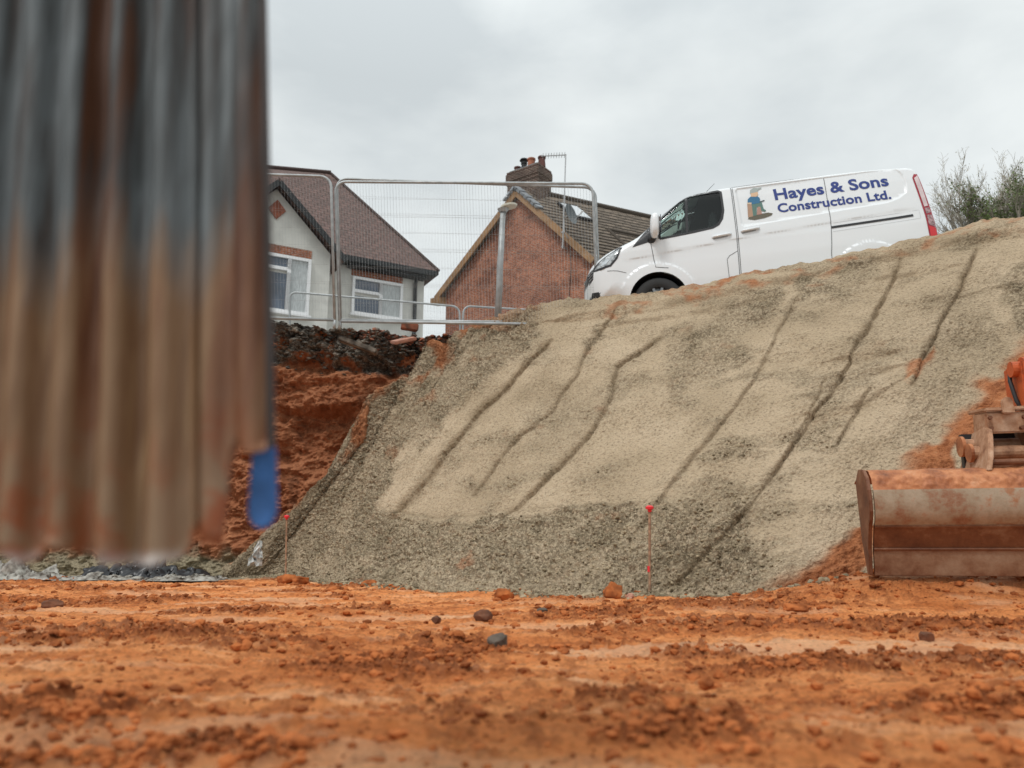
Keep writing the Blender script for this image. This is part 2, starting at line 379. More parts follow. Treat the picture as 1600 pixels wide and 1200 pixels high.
# metric coordinates on the slope
LU = np.cumsum(np.linalg.norm(du, axis=2), axis=1)[NS // 2][None] * np.ones((NS, 1)); LV = np.cumsum(np.linalg.norm(dv, axis=2), axis=0)
wx = fbm(LU * 2.2, LV * 2.2, 4, 3) * 16; wy = fbm(LU * 2.2 + 40, LV * 2.2, 4, 9) * 16
jx = fbm(LU * 2.5, LV * 2.5, 4, 33) * 2.2 + 1.2 * pn(LU * 20, LV * 20, 35); jy = fbm(LU * 2.5, LV * 2.5, 4, 39) * 3
qx, qy = PX + wx, PY + wy; gx, gy = PX + jx, PY + jy
left_band = [(880,440),(830,500),(850,530),(790,575),(735,620),(690,665),(640,705),(605,760),(592,796),(610,800),(700,812),(780,806),(870,800),(960,800),(1040,780),(1150,790),(1200,850),(1150,1000),(200,1000),(200,700),(500,400),(800,400)]
R_ = [(left_band, 1.0), ([(1250,432),(1300,418),(1375,408),(1365,430),(1345,450),(1300,470),(1250,478),(1235,470)], .9),
      ([(1100,500),(1150,470),(1230,440),(1215,480),(1180,520),(1150,535),(1180,560),(1130,590),(1070,600),(1030,600),(1030,570),(1060,545)], .8),
      ([(905,545),(950,500),(965,485),(935,530),(915,560)], .8), ([(960,575),(1040,520),(1080,515),(1040,535),(1000,560)], .6),
      ([(880,900),(1100,860),(1400,860),(1400,1000),(880,1000)], .45), ([(1040,790),(1090,740),(1250,740),(1200,800),(1100,840)], .5),
      ([(1570,440),(1640,400),(1640,520),(1585,520)], 1.0), ([(1330,530),(1420,470),(1560,440),(1560,560),(1440,700),(1380,700),(1450,580)], .35), ([(820,640),(900,600),(950,640),(890,700),(830,720)], .3)]
rough = np.zeros(PX.shape)
for poly, amt in R_: rough = np.maximum(rough, amt * ss(10, -10, sdpoly(qx, qy, poly)))
rough = np.clip(np.maximum(rough * (.62 + .55 * ss(-.5, .5, fbm(LU * 1.6, LV * 1.6, 4, 101))), .5 * ss(.1, .7, fbm(LU * 1.2, LV * 1.8, 4, 103))), 0, 1)
GR = [([(862,532),(820,570),(740,655),(680,730),(612,808)], 8, .05, 1.0), ([(968,478),(925,530),(897,590),(862,640),(800,690),(765,740),(742,772)], 5, .04, .8),
      ([(1035,525),(965,572),(952,620),(930,665),(885,715),(830,770),(785,812)], 5, .05, .9), ([(1252,452),(1215,520),(1180,590),(1120,670),(1060,740),(1015,800),(985,850)], 5, .035, .7),
      ([(1408,402),(1385,460),(1340,535),(1315,590),(1270,650),(1230,710),(1170,790)], 5, .05, .95), ([(1170,790),(1120,845),(1080,885),(1050,915)], 14, .045, 1.0),
      ([(1525,388),(1500,450),(1470,500),(1440,560),(1425,600)], 6, .055, .9), ([(1362,603),(1330,650),(1305,700)], 4, .04, .8), ([(1290,590),(1265,650),(1240,690)], 4, .03, .5),
      ([(600,798),(700,808),(790,800),(850,792),(1000,788)], 4, .02, .5), ([(1140,800),(1125,860),(1120,915)], 4, .012, .4)]
LEDGE = [([(885,500),(1000,484),(1150,455),(1290,425),(1440,392),(1500,377),(1700,350)], .05), ([(960,505),(1100,485),(1200,462)], .025), ([(1320,561),(1345,557),(1385,551)], .035),
         ([(1318,588),(1390,574)], .025), ([(1275,648),(1330,640),(1375,612)], .03), ([(1350,440),(1400,430),(1480,418)], .02), ([(1450,470),(1600,440)], .012)]
disp = np.zeros(PX.shape); recess_shade = np.zeros(PX.shape)  # second mask: painted shade for groove bottoms, ledge lines and pits
brk = ss(-.35, .1, fbm(LU * 3, LV * 3, 3, 71))
for pts, wd, dep, dm in GR:
    wd = wd * .55 * (.6 + .8 * ss(-.4, .5, fbm(LU * 1.7, LV * 1.7, 3, 301 + int(dep * 1000) + len(pts)))) + .5; dep *= .5; dm *= .8
    d, side, par = dline(gx, gy, pts); fade = ss(0, .06, par) * ss(1.0, .9, par) if True else 1
    g = np.exp(-(d / wd) ** 2); disp -= g * dep * (.65 + .35 * brk) * np.maximum(fade, .35)
    disp += np.exp(-((d - wd * 2.2) / (wd * 1.4)) ** 2) * dep * .12 * (side > 0)          # lip thrown up on one side
    recess_shade = np.maximum(recess_shade, np.exp(-(d / (wd * 1.1)) ** 2) * dm * (.6 + .4 * brk)); disp += side * dep * .8 * np.exp(-d / 45) * fade
for pts, dep in LEDGE:
    dep *= 1.7
    d, side, par = dline(PX + jx * .5, PY + jy * .5, pts)
    disp += np.where(side > 0, -1, 1) * dep * .5 * np.exp(-d / 22) * ss(0, 5, d); recess_shade = np.maximum(recess_shade, np.exp(-(d / 2.2) ** 2) * .6 * brk)
disp += .0035 * pn(LU * 13, LV * .9, 140) + .0025 * pn(LU * 27, LV * 1.6, 141) + .016 * fbm(LU * .9, LV * .9, 3, 5) + .006 * fbm(LU * 6, LV * 2.0, 3, 6)
pebb = stones(LU * 17, LV * 17, 2) + .6 * stones(LU * 28, LV * 28, 4); big = stones(LU * 9, LV * 11, 6, .05)
ragg = fbm(LU * 22, LV * 22, 3, 8, .6)
patchy = ss(-.25, .45, fbm(LU * 1.8, LV * 1.8, 4, 44))
disp += (.004 + .010 * patchy) * (ragg) + (.004 + .028 * rough + .012 * patchy) * pebb * .6 + rough * (.024 * ragg + .05 * big)
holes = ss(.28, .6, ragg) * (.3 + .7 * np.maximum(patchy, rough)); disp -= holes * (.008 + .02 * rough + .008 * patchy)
recess_shade = np.maximum(recess_shade, holes * .5)
redm = ss(14, -14, sdpoly(qx, qy, [(1660,470),(1580,560),(1485,660),(1405,735),(1365,790),(1330,830),(1225,905),(1165,945),(1800,960),(1800,470)]))
redm = np.maximum(redm, .75 * ss(5, -5, sdpoly(qx, qy, [(1455,535),(1462,545),(1440,575),(1425,590),(1418,580),(1430,560)])))
redm = np.maximum(redm, .8 * ss(6, -4, sdpoly(qx, qy, [(1150,434),(1200,424),(1215,426),(1180,444),(1120,456),(1060,462),(1055,455)])) * ss(-.2, .2, fbm(LU * 4, LV * 4, 3, 88) + .1))
redm = np.maximum(redm, .45 * ss(-.05, .4, fbm(LU * 2.0, LV * 2.0, 4, 91) - .55) * rough)
redm = np.maximum(redm, .55 * ss(8, -4, sdpoly(qx, qy, [(880,470),(1000,462),(1300,405),(1600,340),(1600,356),(1300,420),(1000,485),(900,500)])) * ss(-.1, .4, fbm(LU * 3, LV * 3, 4, 98)))
leftw = ss(.40, .28, uu / seg[-1])[None]; redm = np.maximum(redm, leftw * .9 * ss(.80, 1.0, s_[..., 0] + .22 * fbm(LU * 2.2, LV * 2.2, 4, 131))) * ss(.0, .3, fbm(LU * 1.5, LV * 1.5, 3, 133) + .35)
edge_round = ss(.965, 1.0, np.clip(s_[..., 0], 0, 1)) * np.ones((1, NU))
disp += redm * .03 * fbm(LU * 6, LV * 6, 4, 55)
disp *= (1 - .6 * edge_round)
Bd = B + Nn * disp[..., None]
Bd[..., 2] += edge_round * (.035 * fbm(LU * 2.5, LV * 0, 4, 61) + .02 * pn(LU * 11, LV * 0, 62))
BPX, BPY = projpx(Bd)
def bank_y(px, py):
    k = np.argmin((BPX - px) ** 2 + (BPY - py) ** 2 + 1e-3 * Bd[..., 1]); return float(Bd.reshape(-1, 3)[k, 1])
# fold the top back onto the plateau
back = []
for dy, dz in ((.04, .008), (.15, 0.0), (.5, -.06), (1.0, -.5)):
    r = Bd[-1].copy(); r[:, 1] += dy; r[:, 0] += dy * .35; r[:, 2] += dz + .015 * pn(uu * 6, uu * 0 + dy * 9, 5); back.append(r)
Bf = np.concatenate([Bd, np.stack(back)], 0)
ext = lambda a: np.concatenate([a, np.repeat(a[-1:], 4, 0)], 0)
bank = grid_mesh('bank', Bf, M['bank'], dict(rough=ext(rough), recess_shade=ext(recess_shade), red=ext(redm)), kind='structure')

# ------------------------------------------------------------------ RED CUT FACE on the left with broken tarmac crust
NX, NZ = 620, 430
cx = np.linspace(-9.5, .6, NX)[None, :] * np.ones((NZ, 1)); tt = np.linspace(0, 1, NZ)[:, None] * np.ones((1, NX))
ytop = np.interp(800 + cx[0] / 11.6 * 1150, [300, 430, 520, 600, 660, 720, 760, 900], [500, 503, 508, 513, 517, 510, 502, 498])
ztop = np.array([at(0, y, 11.6).z for y in ytop])[None, :]
ztop = ztop + .05 * fbm(cx[:1] * 2.5, cx[:1] * 0, 5, 4, .65)
zz = -.1 + (ztop + .1) * tt
yy = 11.0 + .75 * tt + .25 * fbm(cx * .7, zz * .7, 4, 12) + .20 * np.abs(fbm(cx * 1.8, zz * 2.0, 5, 14, .55)) + .045 * fbm(cx * 8, zz * 8, 4, 15, .65)
cav = np.exp(-((cx + 2.9) / .55) ** 2) * ss(2.55, 2.35, zz) * ss(1.2, 2.0, zz); yy += .45 * cav
cav2 = np.exp(-((cx + 2.2) / .3) ** 2) * ss(2.0, 1.9, zz) * ss(1.1, 1.7, zz); yy += .2 * cav2
yy -= .35 * ss(1.4, .0, zz)
tarb = np.array([2.95])
tarm = ss(-.06, .06, zz - (ztop - .60 - .10 * np.sin(cx * 2.1) + .22 * fbm(cx * 1.5, zz * 0, 4, 21))) * ss(1.6, 1.3, 0 * cx)
tarm = tarm * ss(.45, -.05, fbm(cx * 2.2, zz * 3.2, 4, 27) - .1)
tarm = np.where(cx > -.9, 0, tarm)
yy += .22 * np.exp(-((zz - (ztop - .62)) / .10) ** 2)           # undercut below the crust
yy -= tarm * (.09 * stones(cx * 9, zz * 14, 31, .1) + .05 * stones(cx * 20, zz * 26, 33) + .05 * fbm(cx * 10, zz * 26, 3, 34))
greym = ss(.42, .25, zz + .12 * fbm(cx * 3, zz * 3, 3, 40)) * ss(-3.0, -3.6, cx) * .9
C3 = np.stack([cx, yy, zz], -1)
bk = [C3[-1] + np.array([0, .15, .01]), C3[-1] + np.array([0, .6, -.05]), C3[-1] + np.array([0, 1.4, -.3])]
C3 = np.concatenate([C3, np.stack(bk)], 0); e3 = lambda a: np.concatenate([a, np.repeat(a[-1:], 3, 0)], 0)
cliff = grid_mesh('excavated_face', C3, M['cliff'], dict(tar=e3(tarm), grey=e3(greym)), kind='structure')

# ------------------------------------------------------------------ SITE GROUND
NR, NC = 1000, 1150
gy_ = .55 * (12.2 / .55) ** np.linspace(0, 1, NR)[:, None] * np.ones((1, NC)); gxx = np.linspace(-1.15, 1.15, NC)[None, :] * (gy_ + .35)
z = .035 * fbm(gxx * .55, gy_ * .9, 3, 1) + .010 * fbm(gxx * 2.2, gy_ * 4, 4, 2)
cm = .9 * ss(.1, .7, fbm(gxx * .9, gy_ * 1.5, 4, 7) + .05)
def mound(x0, y0, rx, ry, h, am=1.0):
    global z, cm
    g = np.exp(-((gxx - x0) / rx) ** 2 - ((gy_ - y0) / ry) ** 2); z = z + .62 * h * g * (.9 + .35 * fbm(gxx * 7, gy_ * 7, 3, 19)); cm = np.maximum(cm, np.clip(g * 1.5, 0, 1) * am)
def gp(px, py):
    Y = ground_y(py); p = at(px, py, Y); return p.x, Y
for px, py, rx, ry, h in ((1085,1165,.12,.08,.03),(1010,1175,.08,.05,.015),(230,985,.55,.18,.05),(330,1005,.45,.15,.05),(60,1015,.5,.12,.04),(690,1000,.2,.1,.03),(1095,1016,.22,.12,.055),
                          (540,1048,.16,.12,.02),(620,1052,.12,.1,.016),(700,1048,.12,.08,.014),(40,1130,.16,.1,.025),(120,1145,.14,.08,.02),(200,1190,.12,.06,.02),(350,1185,.1,.05,.02),(430,1195,.08,.05,.02),(60,1195,.12,.05,.025),
                          (550,957,.25,.2,.035),(1140,955,.6,.2,.03),(1500,985,.8,.25,.04),(1540,1030,.5,.2,.035),(1350,1030,.35,.12,.025),(1240,1040,.3,.1,.02),(960,1100,.12,.08,.02),(1500,1110,.2,.1,.02)):
    x0, y0 = gp(px, py); mound(x0, y0, rx, ry, h, .85)
edge = np.interp(gxx / gy_ * 1236 + 800, [600, 800, 1000, 1200, 1500], [8.0, 6.4, 6.0, 5.9, 5.7])
spill = np.exp(-((gy_ - (edge + .05)) / .22) ** 2) * ss(8.5, 7, gy_); cm = np.maximum(cm, spill * .8)
sand = ss(.06, -.06, ((gxx - 1.05) / .95) ** 2 + ((gy_ - 3.02) / .16) ** 2 - 1 + 1.1 * fbm(gxx * 4, gy_ * 9, 5, 77, .6)) * .45
sand = np.maximum(sand, .35 * ss(.2, .55, fbm(gxx * .8, gy_ * 2.8, 4, 79)) * (1 - cm)); z = z - .006 * sand
cl = stones(gxx * 16, gy_ * 16, 3, .02) ; cl2 = stones(gxx * 34, gy_ * 34, 5, .05); cl3 = stones(gxx * 75, gy_ * 75, 8, .1); rag = fbm(gxx * 13, gy_ * 13, 4, 10, .6)
calm = 1 - .92 * np.clip(sand, 0, 1)
flat = np.minimum(cl, .24 + .06 * cl3)
z = z + .009 * fbm(gxx * 2.5, gy_ * 11, 5, 151, .62) + .004 * fbm(gxx * 9, gy_ * 30, 4, 152, .6)
z = z + calm * (cm * (.034 * flat + .030 * np.minimum(cl2, .35) + .014 * rag) + .016 * cl2 * ss(.1, .4, rag) + .010 * cl3 * ss(6.5, 2, gy_) * (.4 + cm) + .005 * rag)
# tracked grooves running across
z = z - .007 * np.abs(np.sin(gy_ * 6.5 + gxx * 1.2 + 2 * fbm(gxx * .8, gy_ * .8, 2, 50))) ** 3 * calm * ss(9, 4, gy_)
g = np.exp(-((gxx - 3.4) / 1.5) ** 4 - ((gy_ - 5.35) / .55) ** 2); z = z + .26 * g; cm = np.maximum(cm * (1 - g), .75 * g)   # heap under the bucket
clodm = np.clip(.85 * cm * (.35 + .9 * ss(.05, .3, cl + .6 * cl2 + .3 * rag)) + .5 * ss(.2, .5, rag), 0, 1) * calm
clodm = np.maximum(clodm, .8 * g)
z = z * ss(.2, .8, gy_)
greyg = ss(0, .25, gy_ - np.interp(gxx, [-6, -4.2, -3, -1.5, 0, 4], [9.3, 9.6, 9.6, 8.9, 12, 13]) + .25 * fbm(gxx * 2, gy_ * 2, 3, 66))
ground = grid_mesh('ground', np.stack([gxx, gy_, z], -1), M['ground'], dict(clod=clodm, sand=sand, grey=greyg), kind='structure')
mb = MB().poly([(-400, -400, -.3), (400, -400, -.3), (400, 14, -.3), (-400, 14, -.3)]); tag(mb.build('lower_ground', mat('site_gravel', (.30, .27, .24), .9, var=.3, scale=3), recalc=False), kind='structure')
# ------------------------------------------------------------------ VAN FRAME (needed for plateau)
VP = (1.13389, 11.17485, 3.295, -0.10471976, 0.06632251)
ex = Vector((math.cos(VP[3]) * math.cos(VP[4]), math.sin(VP[3]) * math.cos(VP[4]), math.sin(VP[4]))); ey = Vector((-math.sin(VP[3]), math.cos(VP[3]), 0)); ez = ex.cross(ey)
VO = Vector(VP[:3])
def vz(x, y):                      # height of the ground plane under the van
    return VO.z - (ez.x * (x - VO.x) + ez.y * (y - VO.y)) / ez.z
# plateau
e = Bf[-2]; xs = np.linspace(-30, 40, 60)
tops = []
for yv in (12.4, 14, 16, 25, 40, 120, 600):
    row = []
    for xv in xs:
        X = xv * (1 if yv < 50 else yv / 40)
        ze = vz(min(max(X, 1), 8), min(yv, 13)) if X > 0.5 else 3.3
        row.append((X, yv - (0 if X < .5 or yv > 12.5 else min(2.4, (X - .5) * .9)), ze - .03))
    tops.append(row)
grid_mesh('plateau', np.array(tops), mat('yard_gravel', (.34, .33, .31), .9, var=.3, scale=6), kind='structure')

# ================================================================== VAN
van = thing('parked_van', VO, 'white panel van with blue company lettering parked nose down on top of the bank', 'van')
van.matrix_basis = Matrix(((ex.x, ey.x, ez.x, VO.x), (ex.y, ey.y, ez.y, VO.y), (ex.z, ey.z, ez.z, VO.z), (0, 0, 0, 1)))
def vlink(o, parent=None):
    o.parent = parent or van; o.matrix_parent_inverse = Matrix.Identity(4); return o
SIL = [((.30,.26),.5),((.10,.36),.5),((.03,.55),.5),((.02,.78),.5),((.05,.97),.48),((.13,1.12),.42),((.30,1.23),.3),((.55,1.33),.22),((.80,1.42),.18),((1.10,1.66),.17),((1.40,1.88),.15),((1.58,1.975),.14),((1.85,2.03),.13),
       ((2.3,2.06),.13),((3.2,2.085),.13),((4.0,2.095),.13),((4.5,2.085),.14),((4.70,2.06),.14),((4.80,1.98),.13),((4.845,1.80),.12),((4.88,1.4),.12),((4.90,1.0),.12),((4.92,.6),.12),((4.90,.36),.12),((4.85,.26),.12)]
def dens(pts, step):
    out = []
    for (a, ra), (b, rb) in zip(pts[:-1], pts[1:]):
        n = max(1, int(math.dist(a, b) / step))
        for k in range(n):
            t = k / n; out.append((a[0] + (b[0] - a[0]) * t, a[1] + (b[1] - a[1]) * t, ra + (rb - ra) * t))
    a, ra = pts[-1]; out.append((a[0], a[1], ra)); return out
# Catmull smoothing of the silhouette
def catmull(pts, n=4):
    P = [np.array([*p, r]) for p, r in pts]; out = []
    for i in range(len(P) - 1):
        p0 = P[max(i - 1, 0)]; p1 = P[i]; p2 = P[i + 1]; p3 = P[min(i + 2, len(P) - 1)]
        for k in range(n):
            t = k / n; q = .5 * (2 * p1 + (p2 - p0) * t + (2 * p0 - 5 * p1 + 4 * p2 - p3) * t * t + (3 * p1 - p0 - 3 * p2 + p3) * t ** 3); out.append(((q[0], q[1]), q[2]))
    out.append(((P[-1][0], P[-1][1]), P[-1][2])); return out
SILD = np.array(dens(catmull(SIL), .03))
SEG_A, SEG_B = SILD[:-1, :2], SILD[1:, :2]
def tval(x, zz_):
    x = np.asarray(x, float).reshape(-1); zz_ = np.asarray(zz_, float).reshape(-1)
    E = SEG_B - SEG_A; L = (E ** 2).sum(1); out = np.full(x.shape, 9.); idx = np.zeros(x.shape, int); dd = np.full(x.shape, 9.)
    for c in range(0, len(x), 4000):
        px = x[c:c + 4000, None] - SEG_A[None, :, 0]; pz = zz_[c:c + 4000, None] - SEG_A[None, :, 1]
        t = np.clip((px * E[:, 0] + pz * E[:, 1]) / L, 0, 1); d = np.hypot(px - t * E[:, 0], pz - t * E[:, 1])
        R = SILD[:-1, 2] * (1 - t) + SILD[1:, 2] * t; q = d / R
        out[c:c + 4000] = q.min(1); idx[c:c + 4000] = d.argmin(1); dd[c:c + 4000] = d.min(1)
    return out, idx, dd
PANEL = [(2.27,1.90),(2.30,1.93),(3.49,1.965),(4.40,1.995),(4.50,1.97),(4.56,1.88),(4.575,1.70),(4.54,1.58),(4.42,1.50),(4.27,1.455),(3.5,1.40),(2.30,1.31),(2.27,1.34)]
CREASE = [(.62,1.0),(1.05,1.04),(2.17,1.15),(3.48,1.26),(4.3,1.32)]
WHEELS = [(1.03, .355), (3.90, .355)]; RW = .345; RA = .405
def Wf(x, zz_):
    x = np.asarray(x, float); zz_ = np.asarray(zz_, float); sh = x.shape; xr, zr = x.reshape(-1), zz_.reshape(-1)
    Wm = np.interp(zr, [.25, .4, .6, .9, 1.1, 1.25, 1.4, 1.6, 1.8, 2.0, 2.1], [.93, .955, .975, .985, .985, .972, .955, .93, .90, .86, .84])
    cz = np.interp(xr, [c[0] for c in CREASE], [c[1] for c in CREASE]); dz = zr - cz
    on = ss(.45, .8, xr) * ss(4.75, 4.3, xr)
    Wm = Wm - .013 * ss(.0, -.035, dz) * ss(-.4, -.03, dz) * on
    Wm = Wm - .012 * ss(.006, -.014, sdpoly(xr, zr, PANEL))
    for wx_, wz_ in WHEELS:
        r = np.hypot(xr - wx_, (zr - wz_)); Wm = Wm + .03 * ss(RA + .16, RA + .11, r) * ss(.2, .3, zr)
    t = np.clip(tval(xr, zr)[0], 0, 1)
    g = np.power(np.clip(1 - np.power(1 - t, 2.5), 0, 1), 1 / 2.5)
    return (Wm * g).reshape(sh)
def inpoly(x, y, poly): return sdpoly(np.array([x], float), np.array([y], float), poly)[0] < 0
def arc(cx_, cz_, r, a0, a1, n): return [(cx_ + r * math.cos(a0 + (a1 - a0) * k / n), cz_ + r * math.sin(a0 + (a1 - a0) * k / n)) for k in range(n + 1)]
ARCH = [[(c[0] - RA, .1)] + arc(c[0], c[1], RA, math.pi, 0, 22) + [(c[0] + RA, .1)] for c in WHEELS]
WIN = [(1.13,1.255),(1.15,1.50),(1.20,1.60),(1.32,1.715),(1.46,1.825),(1.60,1.885),(1.75,1.905),(2.03,1.925),(2.065,1.90),(2.055,1.60),(2.02,1.47),(1.96,1.385),(1.88,1.345),(1.6,1.305)]
FDOOR = [(1.04,.36),(1.02,.94),(1.0,1.2),(1.03,1.42),(1.14,1.60),(1.30,1.76),(1.45,1.885),(1.62,1.955),(1.85,1.985),(2.19,2.0),(2.215,1.97),(2.18,1.14),(2.15,.6),(2.15,.36)]
FDOOR[0] = (1.47, .36); FDOOR.insert(1, (1.46, .52)); FDOOR.insert(2, (1.36, .70)); FDOOR.insert(3, (1.2, .80)); FDOOR.insert(4, (1.03, .83))
SDOOR = [(2.17,.36),(2.17,.6),(2.20,1.14),(2.235,1.97),(3.50,2.02),(3.505,1.95),(3.46,1.18),(3.42,.9),(3.40,.78),(3.38,.36)]
def cdt(points, lines, loops):
    V = [Vector(p) for p in points]; E_ = []
    def addp(p): V.append(Vector(p)); return len(V) - 1
    for ln in lines + [l + [l[0]] for l in loops]:
        prev = None
        for a, b in zip(ln[:-1], ln[1:]):
            n = max(1, int(math.dist(a, b) / .05))
            for k in range(n):
                t = k / n; i = addp((a[0] + (b[0] - a[0]) * t, a[1] + (b[1] - a[1]) * t))
                if prev is not None: E_.append((prev, i))
                prev = i
        i = addp(ln[-1]); E_.append((prev, i))
    r = delaunay_2d_cdt(V, E_, [], 0, 1e-5)
    return np.array([tuple(v) for v in r[0]]), [tuple(f) for f in r[2]]
def per_side(name, V, F, mt, parent, off=0.0, sides=(-1, 1)):
    return {sd_: side_mesh(name, V, F, mt, parent[sd_] if isinstance(parent, dict) else parent, off, (sd_,)) for sd_ in sides}
def side_mesh(name, V, F, mt, parent, off=0.0, sides=(-1, 1), smooth=True, thick=False):
    """map 2D (x,z) triangles onto the van side(s)"""
    used = sorted({i for f in F for i in f}); mp_ = {u: k for k, u in enumerate(used)}
    P = V[used]; Wv = Wf(P[:, 0], P[:, 1]) + off; h = .004
    gx_ = (Wf(P[:, 0] + h, P[:, 1]) - Wf(P[:, 0] - h, P[:, 1])) / (2 * h); gz_ = (Wf(P[:, 0], P[:, 1] + h) - Wf(P[:, 0], P[:, 1] - h)) / (2 * h)
    vs, fs, ns = [], [], []
    for sd_ in sides:
        ix = []
        for k_, (p, w_, a, b) in enumerate(zip(P, Wv, gx_, gz_)):
            n = Vector((-a, sd_, -b)).normalized()
            if sd_ == 1 and len(sides) == 2 and w_ < 1e-4 and off == 0: ix.append(k_); ns[k_] = (ns[k_] + n).normalized(); continue
            ix.append(len(vs)); vs.append((p[0], sd_ * max(w_, 0), p[1])); ns.append(n)
        for f in F:
            q = tuple(ix[mp_[i]] for i in f); a, b, c = (Vector(vs[i]) for i in q[:3]); n = (b - a).cross(c - a)
            fs.append(q if n.y * sd_ + n.dot(ns[q[0]]) * .5 > 0 else q[::-1])
    me = bpy.data.meshes.new(name); me.from_pydata(vs, [], fs); me.shade_smooth()
    me.normals_split_custom_set_from_vertices([tuple(n) for n in ns])
    o = bpy.data.objects.new(name, me); COL.objects.link(o); me.materials.append(mt); return vlink(o, parent)
# body triangulation
sil2 = [(float(a), float(b)) for a, b, _ in SILD]
pts = []
for k in range(0, len(SILD), 1):
    a = SILD[max(k - 1, 0), :2]; b = SILD[min(k + 1, len(SILD) - 1), :2]; d = b - a; d /= np.linalg.norm(d) + 1e-9; n = np.array([d[1], -d[0]])
    for t in (.008, .03, .08, .16, .28, .45, .65, .85, 1.0, 1.1): pts.append(tuple(SILD[k, :2] + n * t * SILD[k, 2]))
pa = np.array(pts); pa = pa[(pa[:, 1] > .27)]; tv, _, dd_ = tval(pa[:, 0], pa[:, 1]); ins = sdpoly(pa[:, 0], pa[:, 1], sil2) < 0
want = np.array([.008, .03, .08, .16, .28, .45, .65, .85, 1.0, 1.1])
pa = pa[ins & (tv > .006)]
gx2, gz2 = np.meshgrid(np.arange(.1, 4.9, .045), np.arange(.28, 2.08, .045)); gg = np.stack([gx2.ravel(), gz2.ravel()], 1); tv, _, _ = tval(gg[:, 0], gg[:, 1]); gg = gg[(tv > 1.05) & (sdpoly(gg[:, 0], gg[:, 1], sil2) < 0)]
off_poly = lambda poly, o_: [tuple(np.array(p) + o_ * np.array(q)) for p, q in zip(poly, [tuple((lambda d: (d[1], -d[0]))((lambda v: v / (np.linalg.norm(v) + 1e-9))(np.array(poly[(i + 1) % len(poly)]) - np.array(poly[i - 1])))) for i in range(len(poly))])]
lines = [[(c[0], c[1] + o_) for c in CREASE] for o_ in (0, -.035, .03)]
ringpts = [arc(c[0], c[1], RA + q, math.pi, 0, 40) for c in WHEELS for q in (.02, .11, .16)]
Vb, Fb = cdt([tuple(p) for p in np.concatenate([pa, gg])] + [p for r in ringpts for p in r], lines, [sil2, WIN, FDOOR, SDOOR, off_poly(PANEL, .008), off_poly(PANEL, -.014)] + ARCH)
cen = np.array([Vb[list(f)].mean(0) for f in Fb]); cx_, cz_ = cen[:, 0], cen[:, 1]
I = lambda poly: sdpoly(cx_, cz_, poly) < 0
inside = I(sil2); inwin = I(WIN); arch_ = I(ARCH[0]) | I(ARCH[1]); fd = I(FDOOR); sdr = I(SDOOR) & ~fd
tvc, ixc, _ = tval(cx_, cz_); bp_ = SILD[ixc, :2]
wind = (bp_[:, 0] > .84) & (bp_[:, 0] < 1.66) & (bp_[:, 1] > 1.40) & (tvc < .42) & ~fd
grille = (cx_ < .4) & (cz_ > .80) & (cz_ < .99) & (tvc < .30); lower = (cx_ < .4) & (cz_ > .40) & (cz_ < .58) & (tvc < .34)
base = inside & ~inwin & ~arch_
sel = lambda mk: [Fb[i] for i in np.nonzero(mk)[0]]
body = side_mesh('body', Vb, sel(base & ~fd & ~sdr & ~wind & ~grille & ~lower), M['white'], van)
vd = per_side('front_door', Vb, sel(base & fd), M['white'], van)
vs_ = per_side('sliding_door', Vb, sel(base & sdr), M['white'], van)
M['wscreen'] = glass('windscreen_glass', (.72, .84, .79), 1.55)
side_mesh('windscreen', Vb, sel(base & wind), M['wscreen'], van)
side_mesh('grille', Vb, sel(base & grille), M['dark'], van); side_mesh('lower_grille', Vb, sel(base & lower & ~grille), M['dark'], van)
wing_in = MB()
# wheel arches (liners)
for c in WHEELS:
    m_ = MB()
    for sd_ in (-1, 1):
        m_ = MB(); a_ = arc(c[0], c[1], RA + .002, math.pi + .5, -.5, 24)
        for p, q in zip(a_[:-1], a_[1:]): m_.poly([(p[0], sd_ * .97, p[1]), (q[0], sd_ * .97, q[1]), (q[0], sd_ * .6, q[1]), (p[0], sd_ * .6, p[1])])
        m_.poly([(c[0] - RA, sd_ * .6, .1), (c[0] + RA, sd_ * .6, .1), (c[0] + RA, sd_ * .6, c[1] + RA), (c[0] - RA, sd_ * .6, c[1] + RA)])
        vlink(m_.build('arch_liner', M['dark'], recalc=False), body)
M['rim'] = mat('wheel_rim', (.25, .26, .27), .4, .7)
for c in WHEELS:
    for sd_ in (-1, 1):
        prof = [(.20, .0), (.235, -.02), (.31, -.02), (.338, .005), (.345, .05), (.345, .17), (.335, .205), (.25, .22)]
        m_ = MB(); n = 40
        for k in range(n):
            for (r0, y0), (r1, y1) in zip(prof[:-1], prof[1:]):
                q = []
                for r_, y_, kk in ((r0, y0, k), (r0, y0, k + 1), (r1, y1, k + 1), (r1, y1, k)):
                    a = 2 * math.pi * kk / n; q.append((c[0] + r_ * math.cos(a), sd_ * (.955 - y_), c[1] + r_ * math.sin(a)))
                m_.poly(q)
        wh = m_.build('wheel', M['tyre'], smooth=True); vlink(wh)
        m_ = MB(); ring = [(c[0] + .22 * math.cos(a * math.pi / 12), sd_ * .90, c[1] + .22 * math.sin(a * math.pi / 12)) for a in range(24)]
        m_.prism(ring, (0, sd_ * -.02, 0))
        for k in range(10):
            a = 2 * math.pi * k / 10; m_.bar((c[0] + .05 * math.cos(a), sd_ * .925, c[1] + .05 * math.sin(a)), (c[0] + .2 * math.cos(a), sd_ * .935, c[1] + .2 * math.sin(a)), .035, .03, (0, 1, 0))
        vlink(m_.build('rim', M['rim']), wh)
